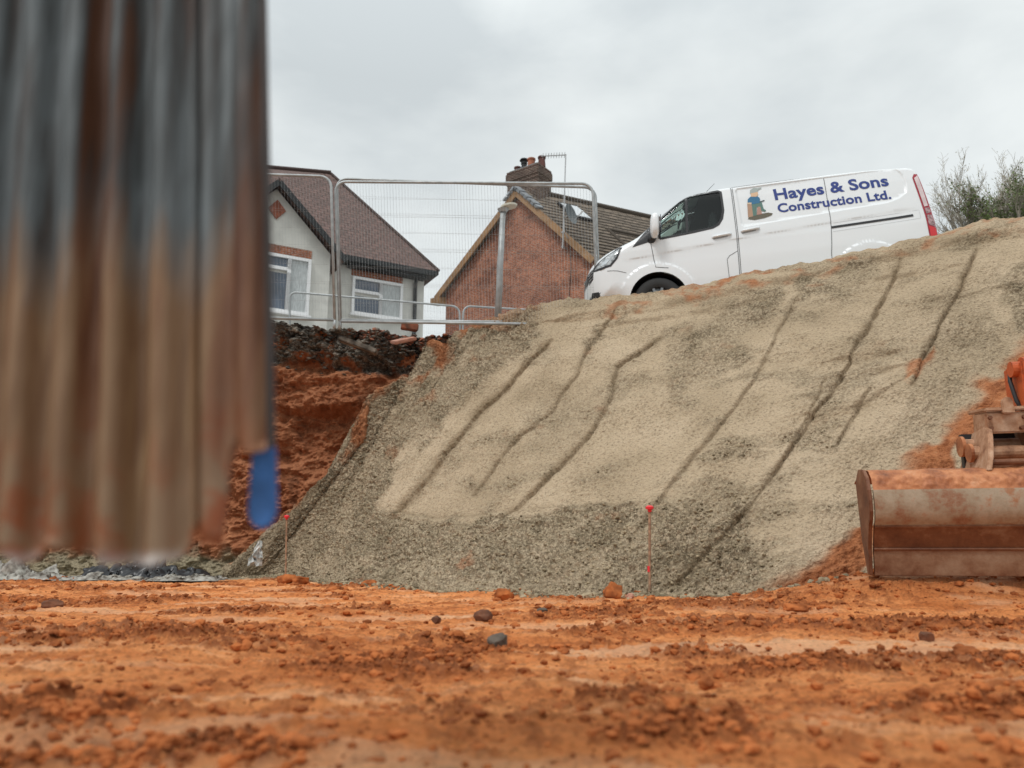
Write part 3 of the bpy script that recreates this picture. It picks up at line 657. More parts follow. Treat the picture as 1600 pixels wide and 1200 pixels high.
def patch(name, poly, mt, off=.004, parent=None, sides=(-1, 1), step=.03):
    b = np.array(poly); x0, z0 = b.min(0); x1, z1 = b.max(0); G = [(x, z) for x in np.arange(x0, x1, step) for z in np.arange(z0, z1, step)]
    G = [g_ for g_ in G if inpoly(g_[0], g_[1], poly)]
    V, F_ = cdt(G, [], [poly]); c_ = np.array([V[list(f)].mean(0) for f in F_]); k = sdpoly(c_[:, 0], c_[:, 1], poly) < 0
    return per_side(name, V, [F_[i] for i in np.nonzero(k)[0]], mt, parent, off, sides)
def ribbon(name, line, wd, mt, off=.0025, parent=None, closed=False, sides=(-1, 1)):
    P = []
    ln = line + ([line[0]] if closed else [])
    for a, b in zip(ln[:-1], ln[1:]):
        n = max(1, int(math.dist(a, b) / .04)); P += [(a[0] + (b[0] - a[0]) * k / n, a[1] + (b[1] - a[1]) * k / n) for k in range(n)]
    P.append(ln[-1]); V = []; F_ = []
    for i, p in enumerate(P):
        a = np.array(P[max(i - 1, 0)]); b = np.array(P[min(i + 1, len(P) - 1)]); d = (b - a) / (np.linalg.norm(b - a) + 1e-9); n = np.array([-d[1], d[0]]) * wd / 2
        V += [tuple(np.array(p) + n), tuple(np.array(p) - n)]
        if i: F_.append((2 * i - 2, 2 * i - 1, 2 * i + 1, 2 * i))
    return per_side(name, np.array(V), F_, mt, parent, off, sides)
ribbon('door_seal', FDOOR[3:], .010, M['seam'], parent=vd)
ribbon('door_seal', SDOOR, .010, M['seam'], parent=vs_, closed=True)
gl = patch('door_glass', off_poly(WIN, .0), M['vglass'], -.008, vd)
ribbon('window_rubber', WIN, .035, M['dark'], .003, vd, closed=True)
ribbon('window_divider', [(1.575,1.885),(1.515,1.29)], .035, M['dark'], .005, vd)
patch('corner_panel', [(.74,1.165),(1.02,1.50),(1.055,1.50),(1.06,1.24)], M['dark'], .004, body)
fu = ribbon('fuel_flap_seam', [(2.005,.5),(2.01,.85),(2.05,.90),(2.17,.96)], .008, M['seam'], .003, body, sides=(-1,))
ribbon('slide_rail', [(3.46,1.165),(4.55,1.22)], .034, M['dark'], .006, body)
ribbon('rail_recess', [(3.47,1.10),(4.64,1.165),(4.64,1.29),(3.5,1.23)], .004, mat('light_seam', (.5, .51, .52), .6), .002, body)
ribbon('bonnet_seam', [(.50,1.19),(.60,1.235),(.74,1.30)], .008, M['seam'], .003, body)
ribbon('bumper_seam', [(.36,.86),(.50,.84),(.62,.80)], .008, M['seam'], .003, body)
# headlight
M['chrome'] = mat('lamp_reflector', (.75, .77, .78), .18, .9, var=.5, scale=14)
M['lampglass'] = mat('lamp_lens', (.62, .65, .66), .1, .3, var=.65, scale=22, spec=1)
HL = [(.17,.93),(.27,.90),(.42,.915),(.52,1.02),(.60,1.19),(.57,1.215),(.44,1.14),(.28,1.06),(.18,1.0)]
hl = patch('headlight', HL, M['dark'], .004, van)
patch('lamp_lens', [(.19,.945),(.29,.935),(.41,.945),(.50,1.04),(.565,1.175),(.43,1.115),(.28,1.035)], M['lampglass'], .010, hl)
patch('reflector', [(.24,.96),(.34,.955),(.42,1.02),(.36,1.045)], M['chrome'], .014, hl)
patch('fog_lamp', [(.10,.56),(.17,.50),(.24,.52),(.22,.60),(.13,.64)], M['dark'], .004, van)
for z_ in (.84, .89, .94): ribbon('grille_bar', [(.035,z_),(.10,z_),(.16,z_ + .005)], .018, M['chrome'], .012, van)
# tail light
M['red'] = mat('red_lens', (.35, .015, .03), .2, spec=.8); M['pink'] = mat('clear_lens', (.75, .62, .62), .15, var=.2, scale=8); M['redbr'] = mat('bright_red_lens', (.62, .01, .015), .15, spec=.8); M['pinkdk'] = mat('ribbed_lens', (.50, .33, .34), .2, var=.6, scale=30)
TL = [(4.665,1.80),(4.70,1.86),(4.755,1.87),(4.775,1.60),(4.80,1.25),(4.82,1.0),(4.81,.82),(4.70,.80),(4.70,1.2)]
tl = patch('tail_light', TL, M['red'], .004, van)
patch('upper_lens', [(4.685,1.79),(4.74,1.83),(4.755,1.60),(4.765,1.34),(4.715,1.33)], M['pink'], .009, tl)
patch('indicator_lens', [(4.715,1.31),(4.77,1.31),(4.785,1.24),(4.72,1.22)], M['pinkdk'], .009, tl)
patch('reverse_lens', [(4.72,1.20),(4.785,1.20),(4.80,1.02),(4.72,1.06)], M['pinkdk'], .0095, tl)
patch('brake_lens', [(4.715,1.04),(4.80,1.0),(4.80,.84),(4.715,.83)], M['redbr'], .0095, tl)
# door handles
for a, b, p in (((1.85,1.19),(2.11,1.215), vd), ((2.25,1.235),(2.50,1.26), vs_)):
    patch('handle_recess', [(a[0] + .01, a[1] - .035), (b[0] - .05, b[1] - .035), (b[0] - .05, b[1] + .01), (a[0] + .01, a[1] + .01)], mat('recess_grey', (.4, .41, .42), .6), .003, p, sides=(-1,))
    y0 = -(float(Wf(np.array([a[0]]), np.array([a[1]]))[0]) + .022)
    m_ = MB().tube([(a[0], y0 + .02, a[1]), (a[0] + .02, y0, a[1] + .004), (b[0] - .03, y0, b[1]), (b[0], y0 + .02, b[1])], [.012, .018, .018, .014], 8)
    vlink(m_.build('door_handle', M['white'], smooth=True), p[-1])
# mirrors
for sd_ in (-1, 1):
    m_ = MB(); bm = bmesh.new(); bmesh.ops.create_icosphere(bm, subdivisions=4, radius=1)
    for v in bm.verts:
        c_ = v.co; c_.x = math.copysign(abs(c_.x) ** .7, c_.x); c_.z = math.copysign(abs(c_.z) ** .75, c_.z); c_.y = math.copysign(abs(c_.y) ** .75, c_.y)
        v.co = Vector((1.07 + c_.x * .065 + c_.z * .015, sd_ * (1.09 + c_.y * .125), 1.41 + c_.z * .175))
    me = bpy.data.meshes.new('wing_mirror'); bm.to_mesh(me); bm.free(); me.materials.append(M['white']); me.shade_smooth(); o = bpy.data.objects.new('wing_mirror', me); COL.objects.link(o); vlink(o)
    vlink(MB().prism([(1.137, sd_ * (1.0), 1.29), (1.137, sd_ * 1.19, 1.29), (1.15, sd_ * 1.19, 1.53), (1.15, sd_ * 1.0, 1.53)], (.006, 0, 0)).build('mirror_glass', M['pane']), o)
    vlink(MB().tube([(1.0, sd_ * .93, 1.24), (1.03, sd_ * 1.0, 1.26), (1.06, sd_ * 1.05, 1.30)], [.06, .05, .045], 10).build('mirror_arm', M['dark'], smooth=True), o)
vlink(MB().tube([(1.70,-.1,2.0),(1.78,-.1,2.08),(2.16,-.1,2.42)], [.008,.006,.003], 6).build('aerial', M['dark']))
# interior
M['cab'] = mat('cab_grey', (.14, .15, .15), .8); M['seat'] = mat('seat_cloth', (.10, .105, .11), .9)
m_ = MB().box((2.28, 0, 1.15), (.03, 1.7, 1.6)).box((1.6, 0, .55), (1.4, 1.7, .05)).box((1.02, 0, 1.13), (.42, 1.66, .22)).box((2.03, 0, 1.975), (.45, 1.3, .02))
vlink(m_.build('cab_lining', M['cab']), van)
for y_ in (-.5, .45):
    vlink(MB().box((1.95, y_, 1.25), (.12, .46, .66)).box((1.72, y_, .95), (.5, .48, .14)).box((1.98, y_, 1.66), (.08, .24, .18)).build('cab_seat', M['seat'], bevel=.03), van)
m_ = MB(); wp = [Vector((1.36 + .05 * math.sin(a) , -.45 + .18 * math.cos(a), 1.24 + .17 * math.sin(a))) for a in [k * math.pi / 10 for k in range(21)]]
vlink(m_.tube(wp, .014, 6).build('steering_wheel', M['dark'], smooth=True), van)
vlink(MB().box((2.45, 0, .33), (4.4, 1.6, .12)).build('chassis', M['dark']), van)
# lettering, mapped on the side panel
M['blue'] = mat('lettering_blue', (.022, .045, .22), .4)
def van_text(body_txt, a, b, h, name):
    cu = bpy.data.curves.new('t', 'FONT'); cu.body = body_txt; cu.size = 1; cu.offset = .027; cu.resolution_u = 4; cu.space_character = 1.02
    o = bpy.data.objects.new('t', cu); COL.objects.link(o); dg = bpy.context.evaluated_depsgraph_get(); me = bpy.data.meshes.new_from_object(o.evaluated_get(dg)); bpy.data.objects.remove(o)
    bm = bmesh.new(); bm.from_mesh(me)
    for ax, st in ((0, .25),):
        x_ = st
        while x_ < 12:
            bmesh.ops.bisect_plane(bm, geom=bm.verts[:] + bm.edges[:] + bm.faces[:], plane_co=(x_, 0, 0), plane_no=(1, 0, 0)); x_ += st
    x0 = min(v.co.x for v in bm.verts); x1 = max(v.co.x for v in bm.verts); d = np.array(b) - np.array(a); L = np.linalg.norm(d); d /= L; n = np.array([-d[1], d[0]])
    Q = np.array([np.array(a) + d * (v.co.x - x0) / (x1 - x0) * L + n * v.co.y / .73 * h for v in bm.verts]); W_ = Wf(Q[:, 0], Q[:, 1])
    for v, q, w_ in zip(bm.verts, Q, W_): v.co = (q[0], -(w_ + .005), q[1])
    bm.to_mesh(me); bm.free(); me.materials.clear(); me.materials.append(M['blue']); me.name = name
    o = bpy.data.objects.new(name, me); COL.objects.link(o); return vlink(o, van)
van_text('Hayes & Sons', (2.79,1.685), (4.345,1.725), .18, 'company_lettering')
van_text('Construction Ltd.', (2.80,1.48), (4.33,1.515), .14, 'company_lettering')
# emblem: workman kneeling on a patch of ground
c_ = lambda n_, col: mat(n_, col, .5)
em = patch('emblem', [(2.37,1.425),(2.40,1.46),(2.52,1.485),(2.66,1.495),(2.72,1.475),(2.70,1.445),(2.60,1.415),(2.46,1.40)], c_('emblem_olive', (.12, .105, .07)), .005, van, (-1,))
for nm, poly, col, o_ in (('emblem_plank', [(2.38,1.45),(2.40,1.66),(2.455,1.67),(2.46,1.46)], (.42,.26,.17), .006),
    ('emblem_leg', [(2.45,1.46),(2.46,1.67),(2.60,1.67),(2.61,1.56),(2.64,1.53),(2.62,1.51),(2.56,1.54),(2.52,1.60),(2.50,1.47)], (.10,.19,.16), .0065),
    ('emblem_block', [(2.50,1.475),(2.53,1.60),(2.57,1.60),(2.575,1.48)], (.42,.24,.19), .007),
    ('emblem_shirt', [(2.405,1.67),(2.42,1.74),(2.46,1.775),(2.56,1.77),(2.585,1.74),(2.58,1.66),(2.47,1.65)], (.03,.15,.28), .0075),
    ('emblem_arm', [(2.40,1.66),(2.405,1.685),(2.46,1.68),(2.46,1.65)], (.62,.48,.33), .008),
    ('emblem_tool', [(2.57,1.665),(2.575,1.685),(2.64,1.70),(2.645,1.685)], (.06,.08,.08), .008),
    ('emblem_face', [(2.47,1.775),(2.475,1.84),(2.57,1.85),(2.575,1.80),(2.54,1.765)], (.68,.45,.28), .0085),
    ('emblem_cap', [(2.465,1.83),(2.475,1.885),(2.53,1.915),(2.58,1.905),(2.64,1.91),(2.63,1.895),(2.58,1.87),(2.575,1.845),(2.52,1.835)], (.36,.40,.38), .009)):
    patch(nm, poly, c_(nm, col), o_, em, (-1,), step=.05)

# ================================================================== HOUSES
def frame_on(px0, py0, Y0, px1, py1, Y1):
    a = at(px0, py0, Y0); b = at(px1, py1, Y1); d = Vector((b.x - a.x, b.y - a.y, 0)).normalized(); return a, d, Vector((-d.y, d.x, 0))
Z = Vector((0, 0, 1))
def uvp(p, o, d): return ((p - o).dot(d), p.z)
# ---- left rendered house
h1 = thing('rendered_house', at(560, 430, 24.5) + Vector((0, 0, -7)), 'pale rendered house with brown tiled roof behind the mesh fence', 'house')
A, D, N = frame_on(530, 405, 24, 668, 430, 25.5)
def w1(px, py, off=0): return onp(px, py, A - N * off, N)
def local(p, off=0): return p
ze = A.z
def hp(x, z_, off=0): return A + D * x + N * (-off) + Z * (z_ - A.z)
xr = (w1(663, 430) - A).dot(D)
MB().box(hp(xr / 2 - 6, ze / 2 + 1.2, -3), (xr + 12, 6, ze - 2.4), (D, N, Z)).build('wall', M['render'], h1)
# wing
wa = w1(433, 290, 1.2); wl = (wa - A).dot(D); we = w1(524, 399, 1.2); hw = (we - A).dot(D) - wl; zE = we.z
gz = wa.z
MB().prism([hp(wl - hw, 2, 1.2), hp(wl + hw - .15, 2, 1.2), hp(wl + hw - .15, zE, 1.2), hp(wl, gz - .12, 1.2), hp(wl - hw, zE, 1.2)], N * 4).build('gable_wing', M['render'], h1)
rid = at(517, 272, 28.4); rl = (rid - A).dot(D); ry = (rid - A).dot(N); zr_ = rid.z
ev = hp(xr + .35, ze + .02, .45); ea = hp(-12, ze + .02, .45)
ba = hp(xr + .35, ze, -2 * ry - .0)
rr_ = hp(rl, zr_, -ry); _q = at(415, 263, (zr_ - CAM_H) / ((F_PX * SP + 337 * CP) / (F_PX * CP - 337 * SP))); rL = rr_ + (_q - rr_).normalized() * 12
def slope_uv(pts, o, d, up): return [((p - o).dot(d), (p - o).dot(up)) for p in pts]
m_ = MB(); up = (rr_ - ev); up = (up - D * up.dot(D)).normalized()
P_ = [ea, ev, rr_, rL]; m_.prism(P_, -up.cross(D).normalized() * -.12, slope_uv(P_, ea, D, up))
P_ = [ev, ba, rr_]; m_.prism(P_, Vector((0, 0, -.12)), slope_uv(P_, ev, N, Z))
roof1 = m_.build('roof', M['tile'], h1)
MB().bar(hp(-12, ze - .06, .40), hp(xr + .3, ze - .06, .40), .16, .16).box(hp(xr / 2 - 6, ze - .14, .2), (xr + 12.4, .55, .06), (D, N, Z)).build('gutter', M['black'], h1)
m_ = MB()
for k in range(34): m_.box(hp(.3 + k * (xr - .3) / 34, ze - .2, .16), (.07, .42, .14), (D, N, Z))
m_.build('rafter_ends', M['black'], h1)
MB().tube([rL + Z * .05, rr_ + Z * .05], .1, 8).tube([rr_ + Z * .03, ev + Z * .03], .06, 6).build('ridge_tiles', M['tile'], roof1)
# wing roof
ap = hp(wl, gz + .1, 1.55); aB = hp(wl, gz + .1, -5); eR = hp(wl + hw + .25, zE - .12, 1.55); eRb = hp(wl + hw + .25, zE - .12, -2); eL = hp(wl - hw - .25, zE - .12, 1.55); eLb = hp(wl - hw - .25, zE - .12, -2)
m_ = MB()
for a_, b_, c2, d2 in ((eR, eRb, aB, ap), (eL, eLb, aB, ap)):
    u_ = (d2 - a_).normalized(); m_.prism([a_, b_, c2, d2], Vector((0, 0, -.1)), [((p - a_).dot(N), (p - a_).dot(u_)) for p in (a_, b_, c2, d2)])
m_.build('wing_roof', M['tile'], h1)
MB().bar(ap - N * .02 - Z * .14, eR - N * .02 - Z * .14, .05, .17).bar(ap - N * .02 - Z * .14, eL - N * .02 - Z * .14, .05, .17).build('bargeboard', M['black'], h1)
dm = w1(433, 327, 1.26); MB().prism([dm + D * .27, dm + Z * .32, dm - D * .27, dm - Z * .32], N * .04).build('brick_diamond', mat('diamond_brick', (.36, .12, .07), .9, var=.4, scale=9), h1)
def wall_rect(px0, py0, px1, py1, off):
    a = w1(px0, py0, off); b = w1(px1, py1, off); return a, b
def window(parent, x0, x1, z0, z1, off, lights, proud=.05):
    f = MB(); fw = .09
    f.box(hp((x0 + x1) / 2, z0 + fw / 2, off + proud), (x1 - x0, .1, fw), (D, N, Z)).box(hp((x0 + x1) / 2, z1 - fw / 2, off + proud), (x1 - x0, .1, fw), (D, N, Z))
    for x in (x0 + fw / 2, x1 - fw / 2): f.box(hp(x, (z0 + z1) / 2, off + proud), (fw, .098, z1 - z0 - 2 * fw), (D, N, Z))
    g = MB(); c = MB()
    for a, b, lo, hi, kind in lights:
        X0 = x0 + (x1 - x0) * a; X1 = x0 + (x1 - x0) * b; Z0 = z0 + (z1 - z0) * lo; Z1 = z0 + (z1 - z0) * hi
        for x in (X0, X1):
            if x0 + .15 < x < x1 - .15: f.box(hp(x, (Z0 + Z1) / 2, off + proud), (.11, .096, Z1 - Z0), (D, N, Z))
        if lo > .1: f.box(hp((X0 + X1) / 2, Z0, off + proud), (X1 - X0, .094, .10), (D, N, Z))
        (c if kind else g).box(hp((X0 + X1) / 2, (Z0 + Z1) / 2, off + .02), (X1 - X0 - .06, .02, Z1 - Z0 - .06), (D, N, Z))
    f.box(hp((x0 + x1) / 2, z0 - .04, off + .08), (x1 - x0 + .12, .2, .06), (D, N, Z))
    o = f.build('window', M['upvc'], parent)
    if g.v: g.build('pane', M['pane'], o)
    if c.v: c.build('net_curtain', M['curtain'], o)
    return o
X = lambda px, py, off: (w1(px, py, off) - A).dot(D)
zc = lambda px, py, off: w1(px, py, off).z
window(h1, X(549, 460, 0), X(628, 470, 0), zc(552, 491, 0), zc(551, 432, 0), 0, [(0, .56, .0, .52, 0), (0, .56, .62, 1, 0), (.56, 1, 0, 1, 1)])
MB().prism([hp(X(549, 430, 0), zc(550, 430, 0), .02), hp(X(629, 440, 0), zc(550, 430, 0), .02), hp(X(629, 440, 0), zc(550, 414, 0), .02), hp(X(549, 430, 0), zc(550, 414, 0), .02)], N * .03, [(0, 0), (1.7, 0), (1.7, .33), (0, .33)]).build('lintel', M['brick'], h1)
window(h1, X(392, 440, 1.2), X(484, 440, 1.2), zc(440, 489, 1.2), zc(440, 399, 1.2), 1.2, [(0, .62, 0, .7, 0), (0, .62, .76, 1, 0), (.62, 1, 0, 1, 1)])
MB().prism([hp(X(392, 400, 1.2), zc(440, 397, 1.2), 1.22), hp(X(487, 400, 1.2), zc(440, 397, 1.2), 1.22), hp(X(487, 400, 1.2), zc(440, 384, 1.2), 1.22), hp(X(392, 400, 1.2), zc(440, 384, 1.2), 1.22)], N * .03, [(0, 0), (2.4, 0), (2.4, .33), (0, .33)]).build('lintel', M['brick'], h1)
xd = X(647, 460, 0); MB().tube([hp(xd, ze - .1, .35), hp(xd, ze - .45, .1), hp(xd, 3, .1)], .07, 8).build('downpipe', M['black'], h1)
# ---- brick house
h2 = thing('brick_house', at(810, 400, 31) + Vector((0, 0, -8)), 'red brick gabled house with weathered tile roof and sooty chimney beside the van', 'house')
A2, D2, N2 = frame_on(697, 458, 32.5, 927, 400, 28.1)
g = lambda px, py, off=0: onp(px, py, A2 - N2 * off, N2)
L_, R2, T_ = g(697, 458), g(927, 401), g(815, 303)
bl = Vector((L_.x, L_.y, 2)); br_ = Vector((R2.x, R2.y, 2)); RD = Vector((6.4 - .4, 33.1 - 30.2, 0)).normalized()
WP = [bl, br_, R2, T_, L_]; MB().prism(WP, RD * 9, [uvp(p, L_, D2) for p in WP]).build('wall', M['brick'], h2)
DR = RD
lo = L_ + (L_ - T_).normalized() * .35; ro = R2 + (R2 - T_).normalized() * .35; fr = -RD * .25
def up_(v, k): return v + Z * k
m_ = MB()
for e_ in (lo, ro):
    P_ = [up_(e_, .05) + fr, up_(T_, .10) + fr, up_(T_, .10) + RD * 10.5, up_(e_, .05) + RD * 10.5]; u_ = (T_ - e_).normalized()
    m_.prism(P_, Vector((0, 0, .12)), [((p - e_).dot(RD), (p - e_).dot(u_)) for p in P_])
roof2 = m_.build('roof', M['tile2'], h2)
# raised tile courses
m_ = MB()
u_ = (T_ - ro); L2 = u_.length; u_.normalize()
for k in range(1, int(L2 / .3)):
    p = up_(ro, .205) + fr + u_ * (k * .3); m_.bar(p, p + RD * 10.6, .06, .045, RD.cross(u_))
m_.build('tile_courses', M['tile2'], roof2)
m_ = MB()
for e_ in (lo, ro): m_.bar(up_(e_, -.02) + fr * 1.1, up_(T_, .0) + fr * 1.1, .06, .26)
m_.box(up_(lo, -.12) + fr * .5, (.5, .4, .3), (D2, RD, Z))
m_.build('bargeboard', M['barge'], h2)
MB().tube([T_ + Z * .26 + RD * .6, T_ + Z * .26 + RD * 10.4], .12, 8).build('ridge_tiles', M['tile2'], roof2)
# lead flashing near the apex
m_ = MB()
for k in range(7):
    a_ = T_ + Z * .26 + fr * 1.02 + (ro - T_).normalized() * (k * .26); m_.box(a_ + (ro - T_).normalized() * .1, (.2, .3, .10 + .05 * (k % 2)), ((ro - T_).normalized(), RD, (ro - T_).normalized().cross(RD)))
for k in range(3):
    a_ = T_ + Z * .24 + fr * 1.02 + (lo - T_).normalized() * (k * .26); m_.box(a_ + (lo - T_).normalized() * .1, (.2, .3, .12), ((lo - T_).normalized(), RD, (lo - T_).normalized().cross(RD)))
m_.build('lead_flashing', M['lead'], roof2)
# roof window
rw = T_ + u_ * 0; c0 = up_(T_, .24) + (ro - T_).normalized() * 1.45 + RD * 1.6; rn = RD.cross(u_); rn = rn if rn.z > 0 else -rn
rf_ = MB().box(c0 + rn * .06, (.95, 1.15, .10), (RD, u_, rn)).build('roof_window', M['dark'], roof2); MB().box(c0 + rn * .12, (.8, 1.0, .02), (RD, u_, rn)).build('pane', mat('sky_pane', (.55, .58, .6), .05, spec=1), roof2)
# rear wing roof seen beside the bonnet
wv = at(950, 360, 30.2); wr = wv + RD * 4.5; wdn = (ro - T_).normalized()
P_ = [wv, wr, wr + wdn * 3.2, wv + wdn * 2.2 + RD * -.1]
m_ = MB().prism(P_, Vector((0, 0, -.12)), [((p - wv).dot(RD), (p - wv).dot(wdn)) for p in P_])
wb = wv + RD * .5 + Vector((RD.y, -RD.x, 0)) * -2.2
m_.prism([wv, wr, wr + Vector((-1, 1.5, -1.2)), wv + Vector((-1, 1.5, -1.2))], Vector((0, 0, -.1)), [(0, 0), (4, 0), (4, 2), (0, 2)])
m_.tube([wv + Z * .04, wr + Z * .04], .09, 6).tube([wv + Z * .03, wv + wdn * 2.2 - RD * .1], .08, 6)
m_.build('rear_roof', M['tile2'], h2)
# chimney
CN = Vector((-D2.y, D2.x, 0)); c_ = at(841, 300, 29.9); cl = 1.62; cw = 1.0
def chim(z0, z1, gr):
    b = []; o_ = Vector((c_.x, c_.y, 0))
    for a_, b2 in ((gr, -gr), (-cl - gr, -gr), (-cl - gr, cw + gr), (gr, cw + gr)): b.append(o_ + D2 * a_ + CN * b2)
    return [Vector((p.x, p.y, z0)) for p in b], z1 - z0
zt = at(841, 254, 29.9).z; m_ = MB()
for z0, z1, gr in ((T_.z - 2.5, zt - .62, 0), (zt - .62, zt - .45, .02), (zt - .45, zt - .12, .05), (zt - .12, zt, .02)):
    b, h_ = chim(z0, z1, gr); n4 = 4
    for k in range(4):
        p, q = b[k], b[(k + 1) % 4]; m_.poly([p, q, q + Z * h_, p + Z * h_], [(0, z0), ((q - p).length, z0), ((q - p).length, z1), (0, z1)])
    m_.poly([p + Z * h_ for p in b]); m_.poly(b)
ch = m_.build('chimney', M['brickdk'], h2)
o_ = Vector((c_.x, c_.y, zt))
MB().box(o_ + D2 * (-cl / 2) + CN * (cw / 2) + Z * .03, (cl * .9, cw * .9, .08), (D2, CN, Z)).build('flaunching', M['lead'], ch)
for fx, fy, hh, r_, mt in ((-1.38, .45, .50, .15, 'claydk'), (-1.0, .40, .62, .13, 'soot'), (-.58, .35, .66, .17, 'clay'), (-.14, .5, .68, .16, 'claydk')):
    q = o_ + D2 * fx + CN * fy + Z * .03; hh *= .72
    po = MB().tube([q, q + Z * hh * .85, q + Z * hh * .86, q + Z * hh], [r_ * 1.05, r_ * .9, r_ * 1.1, r_ * 1.08], 14).build('chimney_pot', M[mt], ch)
    if mt == 'soot': MB().tube([q + Z * (hh + .0), q + Z * (hh + .10)], [.10, .10], 10).tube([q + Z * (hh + .10), q + Z * (hh + .16)], [.20, .17], 12).build('cowl', M['soot'], po)
# aerial mast on the gable, dish
tv = thing('television_aerial', g(881, 384, .3), 'tall thin television aerial mast on the brick gable', 'aerial')
a0 = g(879, 385, .3); a1 = at(884, 241, a0.y - .0)
MB().tube([a0 - Z * .1, a1], .028, 6).build('mast', M['alu'], tv)
b0 = at(846, 244, a1.y - .3); m_ = MB().tube([a1 - Z * .03, b0], .022, 6)
for k in range(9): q = (a1 - Z * .03).lerp(b0, .05 + k * .11); m_.tube([q - Vector((.0, .22, 0)), q + Vector((0, .22, 0))], .010, 4)
m_.build('antenna_boom', M['alu'], tv); [MB().box(a0 + N2 * .15 + Z * q, (.06, .35, .06), (D2, N2, Z)).build('wall_bracket', M['alu'], tv) for q in (0, .6)]
dc = at(889, 336, a0.y - .5)
ds = thing('satellite_dish', dc, 'dark grey satellite dish in front of the tiled roof', 'satellite dish')
ax = Vector((.75, -.62, .2)).normalized(); s1 = ax.cross(Z).normalized(); s2 = s1.cross(ax); m_ = MB()
rg = []
for j in range(7):
    r_ = .40 * j / 6; rg.append([dc + (s1 * math.cos(a) * .92 + s2 * math.sin(a) * 1.1) * r_ + ax * (r_ * r_ * .75) for a in [2 * math.pi * k / 24 for k in range(24)]])
for j in range(6):
    for k in range(24): m_.poly([rg[j][k], rg[j][(k + 1) % 24], rg[j + 1][(k + 1) % 24], rg[j + 1][k]])
m_.build('reflector', M['dish'], ds, smooth=True)
MB().tube([dc - s2 * .38 + ax * .1, dc - s2 * .2 + ax * .52], .015, 6).build('feed_arm', M['alu'], ds); MB().tube([dc - s2 * .2 + ax * .50, dc - s2 * .14 + ax * .64], [.05, .035], 8).build('receiver', M['upvc'], ds)
MB().tube([dc - ax * .02, dc - ax * .25, dc - ax * .25 - Z * .6, g(893, 380, .05)], .022, 6).build('dish_bracket', M['alu'], ds)
# cable and small wall clutter
cb = MB().tube([g(890, 372, .03), g(892, 420, .03), g(889, 470, .03)], .012, 5).tube([g(893, 372, .05), g(892, 380, .05)], .09, 6); cb.build('wall_cable', M['black'], h2)

# ================================================================== FENCES
def panel(name, TLp, TRp, BLp, BRp, label, group, pitch=.045, wire=.0010, tube=.021, hz=8):
    TL_, TR_, BL_, BR_ = (at(*p) for p in (TLp, TRp, BLp, BRp)); t = thing(name, BL_, label[:120], 'fence panel', group)
    r_ = .16; u = (TR_ - TL_).normalized(); dl = (BL_ - TL_).normalized(); dr = (BR_ - TR_).normalized(); pts = [BL_]
    def rnd(c, a, b): return [c + a * r_ * (1 - math.sin(k * math.pi / 10)) + b * r_ * (1 - math.cos(k * math.pi / 10)) for k in range(6)]
    pts += rnd(TL_, dl, u) + rnd(TR_, -u, dr) + [BR_]
    m_ = MB().tube(pts, tube, 10).tube([BL_ + (TL_ - BL_) * .0 , BR_], tube, 10); m_.tube([BL_ - Z * .12, BL_], tube, 8).tube([BR_ - Z * .12, BR_], tube, 8)
    m_.build('frame', M['galv'], t, smooth=True)
    m_ = MB(); n = int((TR_ - TL_).length / pitch)
    for k in range(1, n):
        a = k / n; p = TL_.lerp(TR_, a); q = BL_.lerp(BR_, a); d_ = min(a, 1 - a) * (TR_ - TL_).length; dz = 0 if d_ > r_ else r_ - math.sqrt(max(r_ * r_ - (r_ - d_) ** 2, 0))
        m_.tube([p - Z * dz, q], wire, 3, cap=False)
    for k in range(1, hz):
        for e_ in ((0,) if k % 2 else (-.018, .018)):
            a = k / hz; p = TL_.lerp(BL_, a); q = TR_.lerp(BR_, a); m_.tube([p + Z * e_, q + Z * e_], wire * 1.1, 3, cap=False)
    m_.build('wire_mesh', M['wire'], t)
    return t
GF = 'temporary mesh fence panels above the excavation'
panel('mesh_fence_panel', (524,284,10.55), (926,287,10.4), (531,502,10.55), (934,508,10.4), 'large mesh fence panel ahead of the brick house, right post beside the van bonnet', GF)
panel('mesh_fence_panel', (526,279,10.75), (930,293,10.62), (532,500,10.8), (938,505,10.65), 'mesh fence panel just behind the large one, top rail a little higher', GF)
panel('mesh_fence_panel', (90,262,10.2), (517,276,10.45), (96,486,10.2), (523,500,10.45), 'mesh fence panel in front of the pale house, partly behind the rusty sheet', GF)
panel('mesh_fence_panel', (452,456,15.6), (718,479,15.8), (454,560,15.6), (720,566,15.8), 'distant low-showing mesh fence panel in front of the pale house windows', GF)
panel('mesh_fence_panel', (724,478,15.8), (960,492,16.4), (722,560,15.8), (962,570,16.4), 'distant mesh fence panel in front of the foot of the brick house', GF)
# flood light on pole
p0 = at(777, 497, 11.1); p1 = at(786, 330, 11.1)
lp = thing('lamp_post', p0, 'grey lamp post with a flat pale lamp head rising behind the mesh fence', 'lamp post')
MB().tube([p0 - Z * .3, p0.lerp(p1, .5), p1], [.052, .048, .042], 12).build('pole', M['galv'], lp, smooth=True)
m_ = MB().tube([p1 - Z * .02, p1 + Z * .03], [.06, .09], 12).build('lamp_bracket', M['galv'], lp)
lh = p1 + Vector((.09, -.02, .05)); ring = [lh + Vector((.13 * math.cos(a), .10 * math.sin(a), .02 * math.cos(a))) for a in [2 * math.pi * k / 20 for k in range(20)]]
MB().prism(ring, (0, 0, .045)).build('lamp_head', mat('lamp_cream', (.62, .60, .50), .5), lp, bevel=.01)

